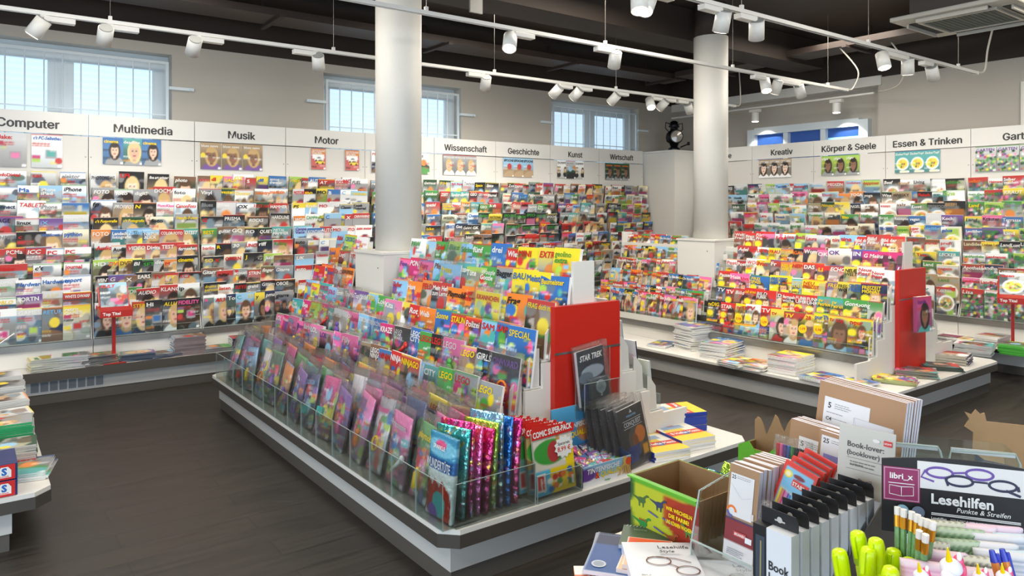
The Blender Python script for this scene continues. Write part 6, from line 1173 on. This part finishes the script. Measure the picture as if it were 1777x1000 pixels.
# brown cut-out card
t = thing('cardboard_cutout', 'plain brown cardboard cut-out with a jagged outline seen from behind', 'cardboard', (2.26, .885, .78), R(-50))
P_ = [(0, .25), (.012, .272), (.0, .292), (.018, .285), (.028, .30), (.04, .288), (.05, .292), (.055, .268), (.17, .262), (.172, .25), (.24, .245), (.222, .22), (.228, .20), (.19, .17), (.17, .14), (.05, .16), (.02, .18), (.022, .235)]
MB().prism(P_[::-1], 0, .005, 'y').build('card', CARD, t); MB().box(.03, .01, 0, .20, .015, .17).build('support', mat('navy_card', '1d2a44', .5), t)
# notebooks, boxes and a spiral pad at the corner of the counter
def flat(name, label, cat, px, py, z, rz, w, d, t_, canvas, edge, inks=None, size=1, group=None):
    a = (px-888)/1266; x, y = at(px, py, z+t_); me = card_mesh(name, canvas, w, d, t_*.96, size, edge=edge); o = bpy.data.objects.new(name, me); COL.objects.link(o); o.rotation_euler = (R(-90), 0, R(rz)); q = R(rz); o.location = (x+math.sin(q)*d/2, y-math.cos(q)*d/2, z+t_/2); tag(o, label, cat, group)
    if inks: ik = Ink(); inks(ik); ik.build('cover_lettering', o, (0, -t_/2-.001, 0))
    return o
cb_ = np.empty((128, 96, 3)); cb_[:] = hx('24508f'); cb_[:40] = hx('1f2f52'); cb_[:, :3] = hx('c9cdd6'); cb_[-4:] = hx('c9cdd6')
ib = lambda ik: (ik.disc(-.045, .04, .018, hx('b9c2cc')), ik.disc(-.045, .04, .013, hx('8f9aa8')), ik.rect(.0, .135, .05, .147, C('r')), ik.word('BRUNNEN', .012, .138, .007, C('w'), maxw=.034), ik.disc(.045, .17, .012, hx('dfe3e8'), .008), ik.small(-.07, .2, .1, 1, .002, hx('8fa6c4'), rng))
for k in range(4): flat('notebook', 'dark blue exercise book, %s from top of the blue pile' % ORD[4-k], 'notebook', 1078, 962, DZ+.009*k, -52+rng.uniform(-2, 2), .155, .215, .0085, cb_, prc('c6cbd2'), ib if k == 3 else None, group='blue exercise books')
co_ = np.empty((128, 96, 3)); co_[:] = hx('eeb893'); co_[:44] = hx('e25a33'); co_[:, :4] = hx('e6e2dc'); co_[:, -4:] = hx('e6e2dc'); co_[:3] = hx('e6e2dc')
io_ = lambda ik: (ik.disc(.03, .125, .012, hx('e8e6e4'), .008), ik.rect(.01, .085, .04, .093, hx('e07a62')), ik.word('Notiz', -.02, .06, .007, hx('b8703f'), maxw=.03))
for k in range(5): flat('note_pad', 'orange and cream note pad, %s from top of the orange pile' % ORD[5-k], 'note pad', 1118+(6 if k == 4 else 0), 968-(9 if k == 4 else 0), DZ+.0115*k, -54+rng.uniform(-3, 3), .11, .15, .011, co_, prc('dccdc4'), io_ if k == 4 else None, group='orange note pads')
o = flat('spiral_pad', 'dark green wire-bound pad at the dinosaur box', 'note pad', 1118, 932, DZ+.036, -52, .12, .12, .01, np.tile(np.array(hx('4d5f4c')), (128, 96, 1)), prc('c6cbd2'), lambda ik: ik.word('NOTIZ', -.03, .09, .008, hx('9fb09a'), maxw=.05))
m = MB()
for i in range(12): m.tube([(-.05+.009*i+.003*math.cos(a), -.0+.006*math.sin(a), .118+.006*math.cos(a)) for a in np.linspace(0, 6, 9)], .0009, 5)
m.build('wire_binding', mat('wire_white', 'd9dcdc', .3, .3), o)
def lesebox(px, py, z, rz, label):
    t_ = .05; x, y = at(px, py, z+t_); p = thing('glasses_box', label, 'box', (x, y, z), R(rz), 'reading glasses boxes'); MB().box(-.085, -.10, 0, .085, .10, t_).build('box', mat('box_white', 'dfe1e8', .4), p, bevel=.001); MB().box(-.0855, -.1006, .0005, .0855, -.0995, t_-.001).build('black_end', BLACKC, p)
    ik = Ink(); ik.word('Lesehilfe', .0, .065, .016, hx('3a3a3c'), maxw=.075, bold=.0); ik.word('Style', .0, .045, .014, hx('55565a'), italic=.2, bold=0); ik.small(.0, .038, .055, 3, .0022, hx('a8a8ac'), rng); tt = hx('6a3a28'); ik.ring(-.01, .0, .030, .003, tt, .022); ik.ring(.05, -.045, .028, .003, tt, .022); ik.line([(.012, -.016), (.022, -.022), (.03, -.03)], .003, tt); ik.line([(-.035, .014), (-.02, .02), (.03, .012), (.065, -.008)], .0028, tt); ik.word('libri_x', -.06, -.07, .006, hx('555555')); ik.build('lid_lettering', p, (0, 0, t_+.0002), (R(-90), 0, 0)); return p
lesebox(1150, 975, DZ+.012, -38, 'white reading glasses box with printed spectacles, on the note pads'); lesebox(1285, 1010, DZ, -40, 'second white reading glasses box at the bottom edge, beside the clear stand')
flat('spiral_pad', 'white wire-bound calendar pad with an orange field at the counter edge', 'note pad', 1035, 1008, DZ+.01, -38, .10, .14, .012, np.concatenate([np.tile(np.array(hx('e8e4de')), (40, 96, 1)), np.tile(np.array(hx('e8754f')), (88, 96, 1))]), prc('d8d4cc'), lambda ik: ik.word('2020', -.02, .08, .012, C('w')))
flat('sticky_note_pad', 'small orange pad beside the white reading glasses box', 'note pad', 1225, 968, DZ, -50, .05, .05, .012, np.tile(np.array(hx('ef8a2a')), (128, 96, 1)), prc('d9822e'))
